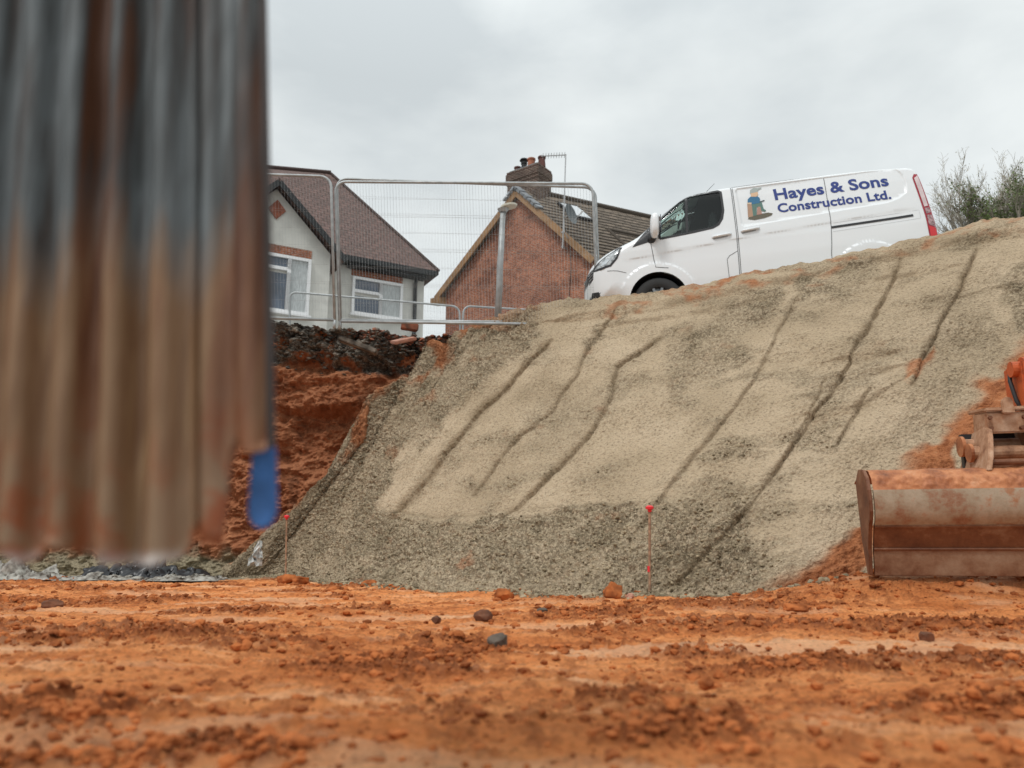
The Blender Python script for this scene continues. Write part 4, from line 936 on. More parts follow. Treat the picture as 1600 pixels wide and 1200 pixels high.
# ================================================================== BARE SHRUBS AND BUSH
M['twig'] = mat('grey_bark', (.42, .37, .30), .9, var=.4, scale=8); M['blossom'] = mat('pale_catkin', (.74, .72, .62), .8); M['leaf'] = mat('mid_green_leaf', (.17, .24, .06), .6, var=.6, scale=6); M['leafy'] = mat('yellow_green_leaf', (.22, .22, .06), .6, var=.5, scale=6)
def shrub(name, base, height, spread, label, stems, leaves, leafm, seed, cat='tree'):
    R = random.Random(seed); t = thing(name, base, label, cat); tr_ = MB(); tips = []
    def grow(p, d, L, r, lev):
        n = 4; pts = [p]; rr = [r]
        for k in range(n):
            d = (d + Vector((R.gauss(0, .10), R.gauss(0, .10), R.gauss(.05, .05)))).normalized(); p = p + d * (L / n); pts.append(p); rr.append(max(.0028, r * (1 - .7 * (k + 1) / n)))
            if lev < 3:
                for q in range(R.choice((1, 2)) if lev else 2):
                    s_d = (d + Vector((R.gauss(0, .42), R.gauss(0, .42), R.gauss(.1, .2)))).normalized(); grow(p, s_d, L * R.uniform(.35, .6), rr[-1] * .7, lev + 1)
            if lev >= 1: tips.append((p, d))
        tr_.tube(pts, rr, 5 if lev < 2 else 3, cap=False)
    for k in range(stems):
        a = R.uniform(0, 6.28); d = Vector((math.cos(a) * spread, math.sin(a) * spread * .6, 1)).normalized()
        grow(base + Vector((math.cos(a) * .15, math.sin(a) * .15, 0)), d, height * R.uniform(.6, .95), .034, 0)
    tr_.build('branches', M['twig'], t, recalc=False)
    lf = MB()
    for k in range(leaves):
        p, d = R.choice(tips); sc_ = .02 if leafm == 'blossom' else .05; c = p + Vector((R.gauss(0, sc_), R.gauss(0, sc_), R.gauss(0, sc_))); u = Vector((R.gauss(0, 1), R.gauss(0, 1), R.gauss(0, 1))).normalized(); v = u.cross(Vector((R.gauss(0, 1), R.gauss(0, 1), R.gauss(0, 1)))).normalized(); s_ = R.uniform(.010, .022) * (1 if leafm != 'leaf' else 1.5)
        lf.poly([c - u * s_, c + v * s_ * .6, c + u * s_, c - v * s_ * .6])
    lf.build('foliage', M[leafm], t, recalc=False); return t
shrub('bare_tree', at(1535, 410, 15.5), 1.55, .55, 'bare multi-stemmed tree just behind the rear of the van', 10, 3200, 'blossom', 3)
shrub('bare_tree', at(1605, 400, 16.5), 1.35, .6, 'bare twiggy tree at the right edge behind the bank', 9, 2600, 'blossom', 5)
shrub('green_bush', at(1592, 385, 14.8), 1.05, .6, 'green leafy bush at the right edge in front of the bare trees', 12, 7000, 'leaf', 8, 'bush')
shrub('green_bush', at(1570, 385, 15.6), .8, 1.0, 'low yellow-green bush between the bare trees and the bank edge', 10, 3000, 'leafy', 9, 'bush')

# ================================================================== RUSTY SHEET (close, hanging from a sling)
def sheet_material():
    m, t, b, tc = newmat('rusty_sheet_steel', .55); o = tc.outputs['Object']
    mp = t.nodes.new('ShaderNodeMapping'); mp.inputs['Scale'].default_value = (17, 17, 1.0); t.links.new(o, mp.inputs[0])
    st = tex_noise(t, mp.outputs[0], 1.0, 5, .6)
    sx = t.nodes.new('ShaderNodeSeparateXYZ'); t.links.new(o, sx.inputs[0])
    up_c = ramp(t, st, [(.36, (.095, .035, .014)), (.42, (.06, .05, .046)), (.48, (.09, .095, .095)), (.54, (.15, .165, .17)), (.60, (.075, .068, .064)), (.66, (.13, .055, .022))])
    lo_c = ramp(t, st, [(.34, (.085, .026, .010)), (.42, (.20, .085, .040)), (.49, (.27, .155, .08)), (.56, (.21, .11, .055)), (.63, (.33, .20, .10)), (.70, (.19, .055, .02))])
    f = math_(t, 'ADD', sx.outputs[2], math_(t, 'MULTIPLY', math_(t, 'SUBTRACT', st, .5), .45))
    mr = t.nodes.new('ShaderNodeMapRange'); mr.inputs[1].default_value = .60; mr.inputs[2].default_value = .70; t.links.new(f, mr.inputs[0])
    c = mixc(t, mr.outputs[0], lo_c, up_c)
    mr2 = t.nodes.new('ShaderNodeMapRange'); mr2.inputs[1].default_value = .47; mr2.inputs[2].default_value = .36; t.links.new(f, mr2.inputs[0])
    c = mixc(t, math_(t, 'MULTIPLY', mr2.outputs[0], .8), c, mixc(t, ramp(t, tex_noise(t, o, 14, 4), [(.45, (0, 0, 0)), (.55, (1, 1, 1))]), (.27, .17, .10), (.30, .075, .02)))
    mr3 = t.nodes.new('ShaderNodeMapRange'); mr3.inputs[1].default_value = .352; mr3.inputs[2].default_value = .338; t.links.new(sx.outputs[2], mr3.inputs[0])
    c = mixc(t, math_(t, 'MULTIPLY', mr3.outputs[0], .8), c, (.50, .46, .44))
    t.links.new(c, b.inputs['Base Color']); b.inputs['Metallic'].default_value = .1
    bump_(t, b, st, .004); return m
M['sheet'] = sheet_material(); M['sling'] = mat('blue_webbing', (.06, .19, .50), .7, var=.35, scale=30, bump=.001, bscale=300)
YS = .74
def sheet_strip(pxs, bots, name_, amp=.011, ph=0., yoff=0.):
    """corrugated strip between photo columns, bottoms given"""
    x0 = at(pxs[0], 700, YS).x; x1 = at(pxs[-1], 700, YS).x; n = int((x1 - x0) / .0018); xs_ = np.linspace(x0, x1, n); m_ = 150
    per = .0235
    prof = np.sin(xs_ / per * math.pi + ph); prof = np.sign(prof) * np.abs(prof) ** .7 * amp * (.9 + .1 * np.sin(xs_ * 31 + 1))
    zb = np.interp((xs_ - x0) / (x1 - x0), np.linspace(0, 1, len(bots)), [at(0, b, YS).z for b in bots])
    tz = np.linspace(0, 1, m_) ** 2.2
    P = np.zeros((m_, n, 3)); P[..., 0] = xs_[None]; P[..., 1] = YS + yoff + prof[None]; P[..., 2] = zb[None] + (2.7 - zb[None]) * tz[:, None]
    P[..., 0] += -.084 * (P[..., 2] - at(0, 700, YS).z) ; P[..., 1] += .003 * fbm(P[..., 0] * 20, P[..., 2] * 6, 3, 4) + .004 * ss(.012, 0, P[..., 2] - zb[None]) * (np.sin(xs_ * 60)[None])
    back_ = P.copy(); back_[..., 1] += .005; allp = np.concatenate([P, back_[::-1]], 0); allp = np.concatenate([allp, P[:1]], 0)
    return allp
fr_ = [sheet_strip([-140, 303], [862, 866, 868, 872, 866, 860, 864, 880, 860, 852, 860, 868, 882, 880, 884, 884, 872, 830], 'a', .015),
       sheet_strip([296, 358], [800, 850, 848, 856, 720, 690], 'b', .006, 1.0, .014), sheet_strip([340, 417], [620, 690, 700, 705, 700, 690], 'c', .007, 2.2, .018)]
root = thing('rusty_sheet', (at(200, 885, YS).x, YS, at(0, 885, YS).z), 'rusty corrugated steel sheet hanging close to the camera, stained brown at its lower end', 'steel sheet')
o = grid_mesh('main_sheet', fr_[0], M['sheet']); o.name = 'main_panel'; o.parent = root; o.matrix_parent_inverse = wmat(root).inverted()
o = grid_mesh('edge_panel', fr_[1], M['sheet']); o.parent = root; o.matrix_parent_inverse = wmat(root).inverted(); o['label'] = 'narrow torn strip beside the main panel'
o = grid_mesh('edge_panel', fr_[2], M['sheet']); o.parent = root; o.matrix_parent_inverse = wmat(root).inverted(); o['label'] = 'short outer strip ending above the blue sling'
xe = at(414, 700, YS).x; zs = at(0, 700, YS).z; MB().tube([(xe - .084 * (z_ - zs), YS + .02, z_) for z_ in (.45, 1.6, 2.7)], .0045, 8).build('edge_lip', mat('edge_steel', (.06, .045, .04), .4, .4, var=.5, scale=20, stretch=(1, 1, .1)), root)
# sling
xa = at(389, 760, YS + .05).x; xb = at(434, 760, YS + .05).x; zbt = at(0, 826, YS + .05).z; m_ = MB(); pts = []
pr = []
for k in range(9):
    a = math.pi + math.pi * k / 8; pr.append(((xa + xb) / 2 + math.cos(a) * (xb - xa) / 2, zbt + .02 + math.sin(a) * .02))
P_ = [Vector((x, YS + .05, z_)) for x, z_ in pr] + [Vector((xb - .001, YS + .05, .62)), Vector((xb - .02, YS + .05, 2.7)), Vector((xa - .02, YS + .05, 2.7)), Vector((xa, YS + .05, .62))]
# upper half tucked behind the sheet: narrow it so that it stays behind
zr0 = at(0, 700, YS).z; xsh = lambda z_, px: at(px, 700, YS).x - .084 * (z_ - zr0)
P_ = P_[:9] + [Vector((at(430, 690, YS + .05).x, YS + .05, at(0, 700, YS + .05).z)), Vector((xsh(.5, 400), YS + .05, .5)), Vector((xsh(2.7, 400), YS + .05, 2.7)), Vector((xsh(2.7, 350), YS + .05, 2.7)), Vector((xa, YS + .05, .5))]
sg = MB().prism(P_, (0, .007, 0)).build('lifting_sling', M['sling'], bevel=.002); tag(sg, 'blurred blue webbing sling hanging behind the right edge of the rusty sheet', 'sling')

# ================================================================== MARKER PINS
M['rust'] = mat('rusty_rod', (.42, .25, .15), .7, var=.5, scale=30); M['cap'] = mat('red_plastic_cap', (.78, .03, .04), .4)
def pin(px, top, bot, Y, label, tagp=None):
    b = at(px, bot, Y); a = at(px + 1, top, Y); t = thing('marker_pin', b, label, 'marker pin', 'red-capped steel pins at the foot of the bank')
    MB().tube([b - Z * .15, a], .0105, 8).build('steel_rod', M['rust'], t)
    MB().tube([a - Z * .035, a - Z * .015, a - Z * .012, a + Z * .004, a + Z * .016], [.013, .017, .030, .032, .016], 14).build('cap', M['cap'], t, smooth=False)
    if tagp: q = at(px, tagp, Y); MB().tube([q - Z * .022, q + Z * .022], .012, 8).build('red_tape', M['cap'], t)
pin(1014, 793, 914, bank_y(1014, 914) - .03, 'steel pin with red cap standing near the middle of the bank foot', 889)
pin(447, 807, 906, min(8.9, bank_y(447, 906) - .05), 'steel pin with red cap at the left end of the bank, behind the paired clods')

# ================================================================== STONES AND CLODS
def rock(name, px, py, size, label, cat, m_, seed, sq=(1, 1, .75), block=False, sub=4):
    Y = ground_y(py + size * .35); p = at(px, py, Y); r_ = size / 1230 * Y
    bm = bmesh.new(); bmesh.ops.create_icosphere(bm, subdivisions=sub, radius=1); R = random.Random(seed); o_ = Vector((R.uniform(0, 50), R.uniform(0, 50), R.uniform(0, 50)))
    pl = [(Vector((R.gauss(0, 1), R.gauss(0, 1), R.gauss(0, 1))).normalized(), R.uniform(.62, .85)) for _ in range(9)]
    for v in bm.verts:
        c = v.co.copy()
        for n_, d_ in pl:
            k = c.dot(n_)
            if k > d_: c -= n_ * (k - d_)
        n3 = mnoise.fractal(c * 1.6 + o_, 1, 2, 4); c *= 1 + .16 * n3 + .05 * mnoise.noise(c * 9 + o_)
        v.co = Vector((c.x * sq[0], c.y * sq[1], c.z * sq[2])) * r_
    me = bpy.data.meshes.new(name); bm.to_mesh(me); bm.free(); me.materials.append(m_); me.shade_smooth() if not block else None
    o = bpy.data.objects.new(name, me); COL.objects.link(o); o.location = (p.x, Y, max(.0, gheight(p.x, Y)) + r_ * sq[2] * .55); o.rotation_euler = (0, 0, R.uniform(0, 6)); return tag(o, label, cat)
def gidx(x, y):
    i = int(round((NR - 1) * math.log(y / .55) / math.log(12.2 / .55))); j = int(round((x / (y + .35) + 1.15) / 2.3 * (NC - 1))); return min(max(i, 0), NR - 1), min(max(j, 0), NC - 1)
def gheight(x, y):
    i = int(round((NR - 1) * math.log(y / .55) / math.log(12.2 / .55))); j = int(round((x / (y + .35) + 1.15) / 2.3 * (NC - 1))); i = min(max(i, 0), NR - 1); j = min(max(j, 0), NC - 1)
    return float(z[i, j])
M['clod'] = mat('dry_red_clay_clod', (.48, .15, .046), .9, spec=.12, col2=(.22, .066, .022), scale=9, bump=.006, bscale=40); M['clodd'] = mat('damp_dark_clod', (.20, .075, .035), .9, var=.5, scale=14, bump=.006, bscale=40)
M['stone'] = mat('grey_stone', (.15, .12, .095), .85, spec=.2, var=.4, scale=14, bump=.003, bscale=60); M['pinkst'] = mat('pink_brick_fragment', (.52, .26, .18), .85, var=.3, scale=20)
for a in ((450,907,15,'left lobe of the paired brown clod at the foot of the left marker pin','clod','clod',1,(1.1,1,.7)), (469,909,13,'right lobe of the paired brown clod at the foot of the left marker pin','clod','clod',2,(1,1,.75)),
          (522,920,13,'flat brown clod right of the paired clods','clod','clod',3,(1.2,1,.5)), (755,968,15,'dark rounded clod standing alone in the middle ground','clod','clodd',4,(1,1,.9)),
          (779,1003,16,'blue-grey angular stone on the clay in the middle ground','stone','stone',5,(1,1,.75)), (848,962,9,'small dark pebble between the dark clod and the triangular stone','stone','stone',6,(1,1,.8)),
          (958,931,19,'pointed reddish stone at the foot of the bank left of the right pin','stone','clod',7,(1,1,.8)), (985,937,8,'small pale stone right of the pointed reddish stone','stone','pinkst',8,(1,1,.7)),
          (788,932,16,'rough clod at the bank foot left of the pointed stone','clod','clod',9,(1,1,.8)), (1447,996,12,'round dark clod in the clay below the excavator bucket','clod','clodd',10,(1,1,.8)),
          (1424,937,9,'pink brick fragment in front of the bucket','brick fragment','pinkst',11,(1,1,.9)), (1508,1016,15,'low jagged clod at the right, nearer than the round dark clod','clod','clod',12,(1.3,1,.5)),
          (682,970,8,'small round clod left of the dark clod','clod','clodd',13,(1,1,.8)), (275,915,8,'small clod near the base of the rusty sheet','clod','clod',14,(1.2,1,.6)),
          (1105,1070,14,'blurred brown clod in the right foreground','clod','clod',15,(1,1,.8)), (1436,1085,14,'blurred round clod in the far right foreground','clod','clod',16,(1,1,.8)),
          (82,945,14,'dark clod at the left behind the clod ridge','clod','clodd',17,(1.2,1,.6)), (358,970,9,'small clod in the left middle ground','clod','clod',18,(1,1,.6)),
          (1152,984,8,'small brown clod behind the pale sandy strip','clod','clodd',19,(1,1,.8)), (582,912,14,'flat clod where the clay meets the grey bank foot','clod','clod',20,(1.4,1,.45)),
          (1240,950,22,'broad crumbly clod in front of the bank foot at the right','clod','clod',21,(1.4,1,.4)), (880,936,14,'low clod between the two bank foot stones','clod','clod',22,(1.3,1,.5)),
          (655,835,12,'pale orange lump stuck low on the rough bank','clod','pinkst',23,(1.2,1,.6))):
    if a[0] == 655: continue
    rock('clay_clod' if a[4] == 'clod' else 'loose_stone', a[0], a[1], a[2], a[3], a[4], M[a[5]], a[6], a[7])
# crumbs: uncountable small clods, one object
R = random.Random(4); cv = []; cf = []
bm = bmesh.new(); bmesh.ops.create_icosphere(bm, subdivisions=1, radius=1); iv = [v.co.copy() for v in bm.verts]; iff = [tuple(v.index for v in f.verts) for f in bm.faces]; bm.free()
k = 0
while k < 20000:
    Y = math.exp(R.uniform(math.log(1.25), math.log(8.5))); x = R.uniform(-.8, .8) * Y
    gi, gj = gidx(x, Y)
    if R.random() > .07 + cm[gi, gj] ** 1.5 or R.random() < sand[gi, gj] * 1.2: continue
    k += 1
    s_r = R.choice((.003, .004, .004, .005, .006, .006, .008, .010, .014, .021)) * R.uniform(.7, 1.3) * (.55 + Y * .12); b0 = len(cv); zg = gheight(x, Y) + s_r * .2; an = R.uniform(0, 6); ca, sa = math.cos(an), math.sin(an); sz = R.uniform(.4, .8)
    for v in iv:
        q = v * (s_r * R.uniform(.7, 1.25)); cv.append((x + q.x * ca - q.y * sa, Y + q.x * sa + q.y * ca, zg + q.z * sz))
    cf += [tuple(b0 + i for i in f) for f in iff]
me = bpy.data.meshes.new('clay_crumbs'); me.from_pydata(cv, [], cf); tag(link('clay_crumbs', me, M['clod']), 'loose clay crumbs scattered over the orange site ground', 'crumbs', kind='stuff')
# gravel rolled to the foot of the bank
cv = []; cf = []; R = random.Random(14); ri, rj = np.nonzero((rough > .45) & (s_[..., 0] < .45) & (s_[..., 0] > 0) & (LU > 2))
for k in range(7500):
    if k < 2600:
        j = R.randrange(int(NU * .12), NU); p = Vector(TtI[j]); a_ = abs(R.gauss(0, .14)); p = p + Vector((-.5 * a_, -a_, 0)); s_r = R.choice((.006, .009, .012, .018, .03)) * R.uniform(.6, 1.2); p.z = gheight(p.x, p.y) + s_r * .3
    else:
        q = R.randrange(len(ri)); p = Vector(Bd[ri[q], rj[q]]); s_r = R.choice((.008, .010, .014, .02)) * R.uniform(.6, 1.1)
    b0 = len(cv); rot = Matrix.Rotation(R.uniform(0, 6), 3, 'Z') @ Matrix.Rotation(R.uniform(-.6, .6), 3, 'X')
    for v in iv:
        q_ = v * (s_r * R.uniform(.7, 1.2)); q_.z *= .7; cv.append(tuple(p + rot @ q_))
    cf += [tuple(b0 + i_ for i_ in f) for f in iff]
me = bpy.data.meshes.new('bank_gravel'); me.from_pydata(cv, [], cf); tag(link('bank_gravel', me, mat('grey_tan_gravel', (.40, .32, .21), .95, col2=(.17, .135, .085), scale=7, bump=.003, spec=.15)), 'loose grey-tan gravel on the rough lower bank and along its foot', 'gravel', kind='stuff')
# rubble crust fragments on the cut edge
M['tarst'] = mat('tarmac_and_stone_rubble', (.27, .24, .20), .95, col2=(.028, .025, .022), scale=5, bump=.004, spec=.15); M['redrub'] = mat('red_rubble', (.36, .13, .07), .9, col2=(.12, .06, .04), scale=6, bump=.004)
for nm, mt, n, seed, x0, x1 in (('tarmac_rubble', 'tarst', 3600, 5, -5.2, -.95), ('brick_rubble', 'redrub', 900, 6, -2.6, -.1)):
    R = random.Random(seed); cv = []; cf = []
    for k in range(n):
        x = R.uniform(x0, x1); j = int((x + 9.5) / 10.1 * (NX - 1)); i = int(NZ * (1 - min(.999, abs(R.gauss(0, .06)) + .002))) if nm[0] == 't' else int(NZ * (1 - abs(R.gauss(0, .03)) - .002)); i = max(0, min(i, NZ - 1))
        c = Vector(C3[i, j]); s_r = R.choice((.012, .016, .02, .025, .03, .05)) * R.uniform(.6, 1.2); b0 = len(cv); rot = Matrix.Rotation(R.uniform(0, 6), 3, 'Z') @ Matrix.Rotation(R.uniform(-.5, .5), 3, 'X'); fl = R.uniform(.15, .6)
        for v in iv:
            q = v * (s_r * R.uniform(.65, 1.25)); q.z *= fl; q = rot @ q; cv.append(tuple(c + q + Vector((0, -.01, 0))))
        cf += [tuple(b0 + i_ for i_ in f) for f in iff]
    me = bpy.data.meshes.new(nm); me.from_pydata(cv, [], cf); tag(link(nm, me, M[mt]), 'broken dark tarmac and stone along the top of the red cut' if nm[0] == 't' else 'red brick rubble and clay lumps on the edge below the fence', 'rubble', kind='stuff')
def slab(px, py, Y, w_, h_, rot, label, mt):
    c = at(px, py, Y); o = MB().box((0, 0, 0), (w_, .35, h_)).build('rubble_slab', M[mt], bevel=.012); o.location = c; o.rotation_euler = rot; tag(o, label, 'slab')
slab(640, 511, 11.4, .26, .10, (.2, .1, .2), 'square red-brown block on the edge under the fence rail', 'redrub'); slab(630, 532, 11.2, .34, .05, (.3, -.3, .3), 'tilted pinkish slab in the rubble below the fence', 'pinkst'); slab(560, 540, 11.1, .6, .07, (.1, .35, .1), 'long tilted dark tarmac slab in the broken edge', 'tarst')

# ================================================================== CRUMPLED SHEETING AT THE BASE
M['foil'] = mat('dirty_pale_sheeting', (.42, .40, .35), .45, col2=(.11, .09, .07), scale=12, spec=.5); M['foilb'] = mat('black_sheeting', (.03, .03, .032), .35)
def crumple(name, px0, px1, py, Y, h_, seed, label, mt, cat='plastic sheeting'):
    a = at(px0, py, Y); b = at(px1, py, Y); n, m2 = 90, 34; U = np.linspace(0, 1, n)[None] * np.ones((m2, 1)); V_ = np.linspace(0, 1, m2)[:, None] * np.ones((1, n)); L = (b - a).length
    x = a.x + U * L; r1 = np.abs(fbm(U * L * 4, V_ * 2, 4, seed, .6)); r2 = fbm(U * L * 9, V_ * 4, 3, seed + 5)
    env = np.sin(np.pi * V_) ** .7 * np.sin(np.pi * U) ** .4
    zq = .02 + h_ * env * (.25 + 1.3 * r1) + .02 * r2 * env; yq = Y - .25 + V_ * .5 + .08 * r2 + .1 * fbm(U * 5, V_ * 0, 2, seed)
    o = grid_mesh(name, np.stack([x + .05 * r2, yq, zq], -1), M[mt], smooth=False); return tag(o, label, cat)
crumple('crumpled_sheeting', -60, 92, 880, 9.3, .15, 3, 'crumpled pale sheeting below the left part of the rusty sheet', 'foil')
crumple('crumpled_sheeting', 95, 215, 890, 9.2, .06, 4, 'thin strip of pale sheeting flattened on the ground under the rusty sheet', 'foil')
crumple('black_sheeting', 130, 330, 880, 9.6, .16, 5, 'black plastic folded at the foot of the red cut', 'foilb')
crumple('crumpled_sheeting', 225, 352, 892, 9.0, .06, 7, 'grey scraps of sheeting left of the grey bank toe', 'foil')
c0 = at(402, 868, 9.9); m_ = MB(); R = random.Random(3)
rows = [[c0 + Vector(((-.10 + .2 * j / 7) * (1 - .75 * i / 7) + .05 * i / 7 + R.gauss(0, .010), -.08 + R.gauss(0, .02), -.12 + .30 * i / 7 + R.gauss(0, .008))) for j in range(8)] for i in range(8)]
for i in range(7):
    for j in range(7): m_.poly([rows[i][j], rows[i][j + 1], rows[i + 1][j + 1], rows[i + 1][j]])
o = m_.build('torn_rag', mat('white_plastic', (.62, .63, .60), .5, var=.5, scale=20)); tag(o, 'torn white plastic scrap sticking up at the left toe of the bank', 'rag')

# ================================================================== EXCAVATOR (bucket, hitch and arm end)
def steel(name, stops, sc, band=False):
    m, t, b, tc = newmat(name, .6); n = tex_noise(t, tc.outputs['Object'], sc, 7, .7); c = ramp(t, n, stops); t.links.new(c, b.inputs['Base Color']); bump_(t, b, n, .006); b.inputs['Metallic'].default_value = .15; return m
M['bdirt'] = steel('clay_covered_steel', [(.3, (.13, .042, .018)), (.45, (.35, .12, .045)), (.58, (.53, .21, .085)), (.72, (.60, .33, .19))], 5)
M['bgrey'] = steel('worn_grey_steel', [(.36, (.24, .08, .03)), (.45, (.31, .165, .095)), (.52, (.36, .27, .18)), (.60, (.42, .33, .235)), (.68, (.38, .18, .09))], 4)
M['bdark'] = steel('dark_rusty_steel', [(.35, (.11, .038, .017)), (.55, (.20, .078, .034)), (.72, (.33, .19, .11))], 5)
M['hitch'] = steel('dusty_hitch_steel', [(.32, (.16, .065, .03)), (.48, (.42, .22, .12)), (.66, (.60, .40, .27))], 7)
M['orange'] = steel('orange_machine_paint', [(.3, (.16, .035, .012)), (.45, (.52, .095, .02)), (.75, (.62, .13, .03))], 9)
bx0 = 2.29; bx1 = 4.15
exr = thing('excavator', (3.2, 5.1, .2), 'rusty wide excavator bucket with hitch and orange arm end beside the bank', 'excavator')
prof = [(5.42,.80),(5.28,.845),(5.12,.868),(5.00,.852),(4.93,.80),(4.90,.725),(4.893,.66),(4.90,.59),(4.925,.535),(4.965,.497),(5.00,.43),(5.035,.357),(5.05,.28),(5.07,.195)]
def shell(i0, i1, name, mt, parent, prd=0):
    m_ = MB(); P = [Vector((0, y, z_)) for y, z_ in prof[i0:i1 + 1]]; ins_ = [Vector((0, y + .028, z_ - .004)) for y, z_ in prof[i0:i1 + 1]]
    nx = 60; R = random.Random(i0)
    for k in range(nx):
        a, b = bx0 + (bx1 - bx0) * k / nx, bx0 + (bx1 - bx0) * (k + 1) / nx
        for s0, s1 in ((P, 1), (ins_, -1)):
            for p, q in zip(s0[:-1], s0[1:]):
                f_ = lambda v, x: Vector((x + (prof[0][0] - 5.42), v.y - prd, v.z)); m_.poly([f_(p, a), f_(p, b), f_(q, b), f_(q, a)])
    return m_.build(name, M[mt], parent, smooth=False)
pr_ = np.array(prof[:6]); sg_ = np.r_[0, np.cumsum(np.hypot(*np.diff(pr_, axis=0).T))]; tq = np.linspace(0, sg_[-1], 60); py_ = np.interp(tq, sg_, pr_[:, 0])[:, None]; pz_ = np.interp(tq, sg_, pr_[:, 1])[:, None]
bx_ = np.linspace(bx0, bx1, 420)[None] * np.ones((60, 1)); bl_ = tq[:, None] * np.ones((1, 420)); lum = (.012 * np.abs(fbm(bx_ * 7, bl_ * 12, 4, 3)) + .008 * stones(bx_ * 30, bl_ * 45, 5)) * ss(sg_[-1], sg_[-1] - .03, bl_ + .02 * fbm(bx_ * 9, bl_, 3, 8))
ny = np.interp(tq, [0, sg_[-1]], [.2, 1])[:, None]; P3 = np.stack([bx_, py_ - lum * ny, pz_ + lum * (1.1 - ny * .8)], -1)
bk_ = grid_mesh('bucket_shell', P3, M['bdirt']); bk_.parent = exr; bk_.matrix_parent_inverse = wmat(exr).inverted(); bk_['label'] = 'clay-covered top of the bucket'
b2 = shell(5, 9, 'bucket_back', 'bgrey', exr); b2.data.shade_smooth(); b3 = shell(9, 11, 'bucket_heel', 'bdark', exr); b4 = shell(11, 13, 'cutting_edge', 'bgrey', exr)
b4.data.materials.clear(); b4.data.materials.append(steel('stained_edge_steel', [(.33, (.16, .06, .026)), (.48, (.27, .15, .085)), (.66, (.38, .26, .17))], 4))
for z_, y_ in ((.497, 4.962), (.357, 5.03)): MB().tube([(bx0, y_, z_), (bx1, y_, z_)], .010, 6).build('weld_seam', M['bdark'], exr)
tap = lambda z_: .10 * ss(.5, .2, np.array(z_)).item()
sp_ = [(y, z_) for y, z_ in prof[2:]] + [(5.12, .20), (5.19, .42), (5.22, .80)]
for x_ in (bx0, bx1):
    m_ = MB().prism([Vector((x_ - .012, y - .006 if i < 12 else y, z_ + (.008 if i < 3 else 0))) for i, (y, z_) in enumerate(sp_)], (-.022 if x_ == bx0 else .022, 0, 0)); m_.build('side_plate', M['bdark'], exr, bevel=.004)
def curve_plate(x, pts, th, name, parent, mt, lean=.0):
    P = [Vector((x + lean * (z_ - .85), y, z_)) for y, z_ in pts]; return MB().prism(P, (th, 0, 0)).build(name, M[mt], parent, bevel=.005)
for x_ in (2.985, 3.335):
    curve_plate(x_, [(4.97,.84),(4.99,.93),(5.05,1.04),(5.11,1.12),(5.20,1.15),(5.48,1.13),(5.50,.80),(5.2,.84)], .03, 'hitch_ear', bk_, 'hitch', .30)
hx = 3.215
ht = MB().prism([(3.075,5.16,1.10),(3.31,5.16,1.10),(3.345,5.14,1.235),(3.075,5.14,1.235)], (0, .22, .03)).prism([(3.07,5.12,1.235),(3.62,5.12,1.250),(3.62,5.45,1.30),(3.07,5.45,1.27)], (0, 0, .028)).prism([(3.33,5.10,1.03),(3.36,5.10,1.03),(3.36,5.10,1.25),(3.33,5.10,1.25)], (0, .3, 0)).build('quick_hitch', M['hitch'], exr, bevel=.01)
MB().prism([(3.17,5.10,1.22),(3.17,5.10,1.30),(3.185,5.10,1.325),(3.215,5.10,1.33),(3.235,5.10,1.31),(3.24,5.10,1.22)], (0, .035, 0)).build('lifting_lug', M['hitch'], ht, bevel=.006)
for y_, z_, r_ in ((5.22, .98, .045), (5.36, 1.04, .05), (5.30, .90, .03)): MB().tube([(2.99, y_, z_), (3.7, y_, z_)], r_, 14).build('hitch_pin', M['hitch'], ht, smooth=False)
MB().box((3.2, 5.42, .98), (.4, .05, .3)).build('hitch_back', M['dark'], ht)
for y_, z_, r_ in ((5.22, .98, .062), (5.36, 1.04, .07)): MB().tube([(2.972, y_, z_), (2.992, y_, z_)], r_, 18).build('pin_collar', M['bdirt'], ht)
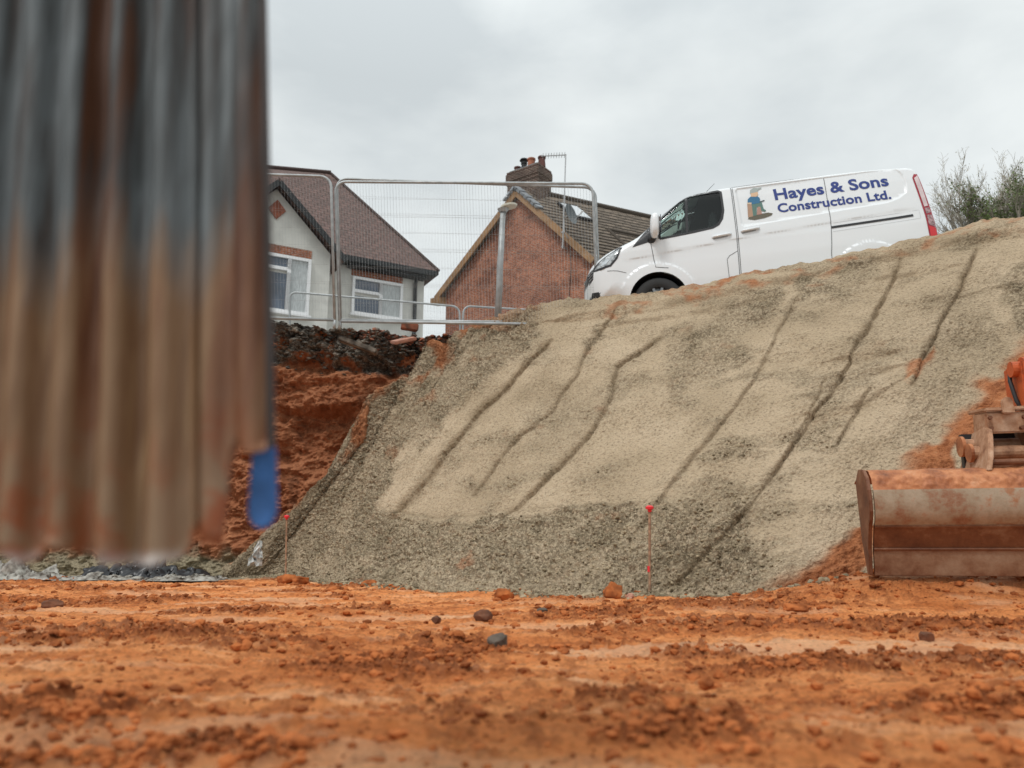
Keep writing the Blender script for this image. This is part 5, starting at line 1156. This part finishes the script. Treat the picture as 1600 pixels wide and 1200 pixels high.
for x_, z_ in ((3.10, 1.13), (3.28, 1.13), (3.10, 1.20), (3.30, 1.20)): MB().tube([(x_, 5.165, z_), (x_, 5.125, z_)], .013, 6).build('bolt', M['bdark'], ht)
MB().tube([(3.03, 5.06, .90), (3.30, 5.05, .90)], .02, 10).build('locking_bar', M['bdark'], ht)
MB().tube([(3.50, 5.10, 1.27), (3.52, 5.08, 1.36), (3.60, 5.2, 1.5), (3.72, 5.3, 1.75)], .016, 8).build('hitch_hose', M['dark'], ht, smooth=True)
for k in range(3): MB().box((3.62 + .0 * k, 5.338, 1.31 + .06 * k), (.10, .012, .028)).build('arm_step', M['bdark'], ht)
# arm
m_ = MB().prism([(3.46,5.36,1.24),(3.90,5.36,1.24),(4.20,5.75,3.1),(3.76,5.75,3.1)], (0, .34, .0))
m_.v = [(a + (.0 if c_z < 2 else .25), b, c_z) for a, b, c_z in m_.v]
am = MB().prism([(3.405,5.34,1.26),(3.46,5.34,1.26),(3.47,5.34,1.55),(3.46,5.34,1.62),(3.41,5.34,1.62)], (0, .30, 0)).prism([(3.46,5.345,1.26),(3.95,5.345,1.26),(3.95,5.345,1.50),(3.475,5.345,1.46)], (0, .28, 0)).prism([(3.80,5.38,1.45),(4.15,5.38,1.45),(5.0,5.9,3.3),(4.64,5.9,3.3)], (0, .24, 0)).build('dipper_arm', M['orange'], exr, bevel=.012)
MB().tube([(3.37,5.42,1.575),(3.44,5.42,1.575)], .055, 16).tube([(3.44,5.42,1.60),(3.54,5.42,1.60)], .06, 16).build('pivot_boss', M['orange'], am); MB().tube([(3.53,5.42,1.585),(4.0,5.42,1.585)], .045, 14).build('pivot_pin', M['hitch'], am)
MB().tube([(3.40,5.50,1.62),(3.375,5.46,1.5),(3.39,5.44,1.36),(3.42,5.42,1.27)], .014, 8).build('hydraulic_hose', M['dark'], am, smooth=True)

ROT = Matrix.Rotation(rad(-12), 4, 'Z'); PV = Matrix.Translation((bx0, 4.9, 0)); EM = PV @ ROT @ PV.inverted() @ exr.matrix_basis
exr.location = EM.to_translation(); exr.rotation_euler = (0, 0, rad(-12))
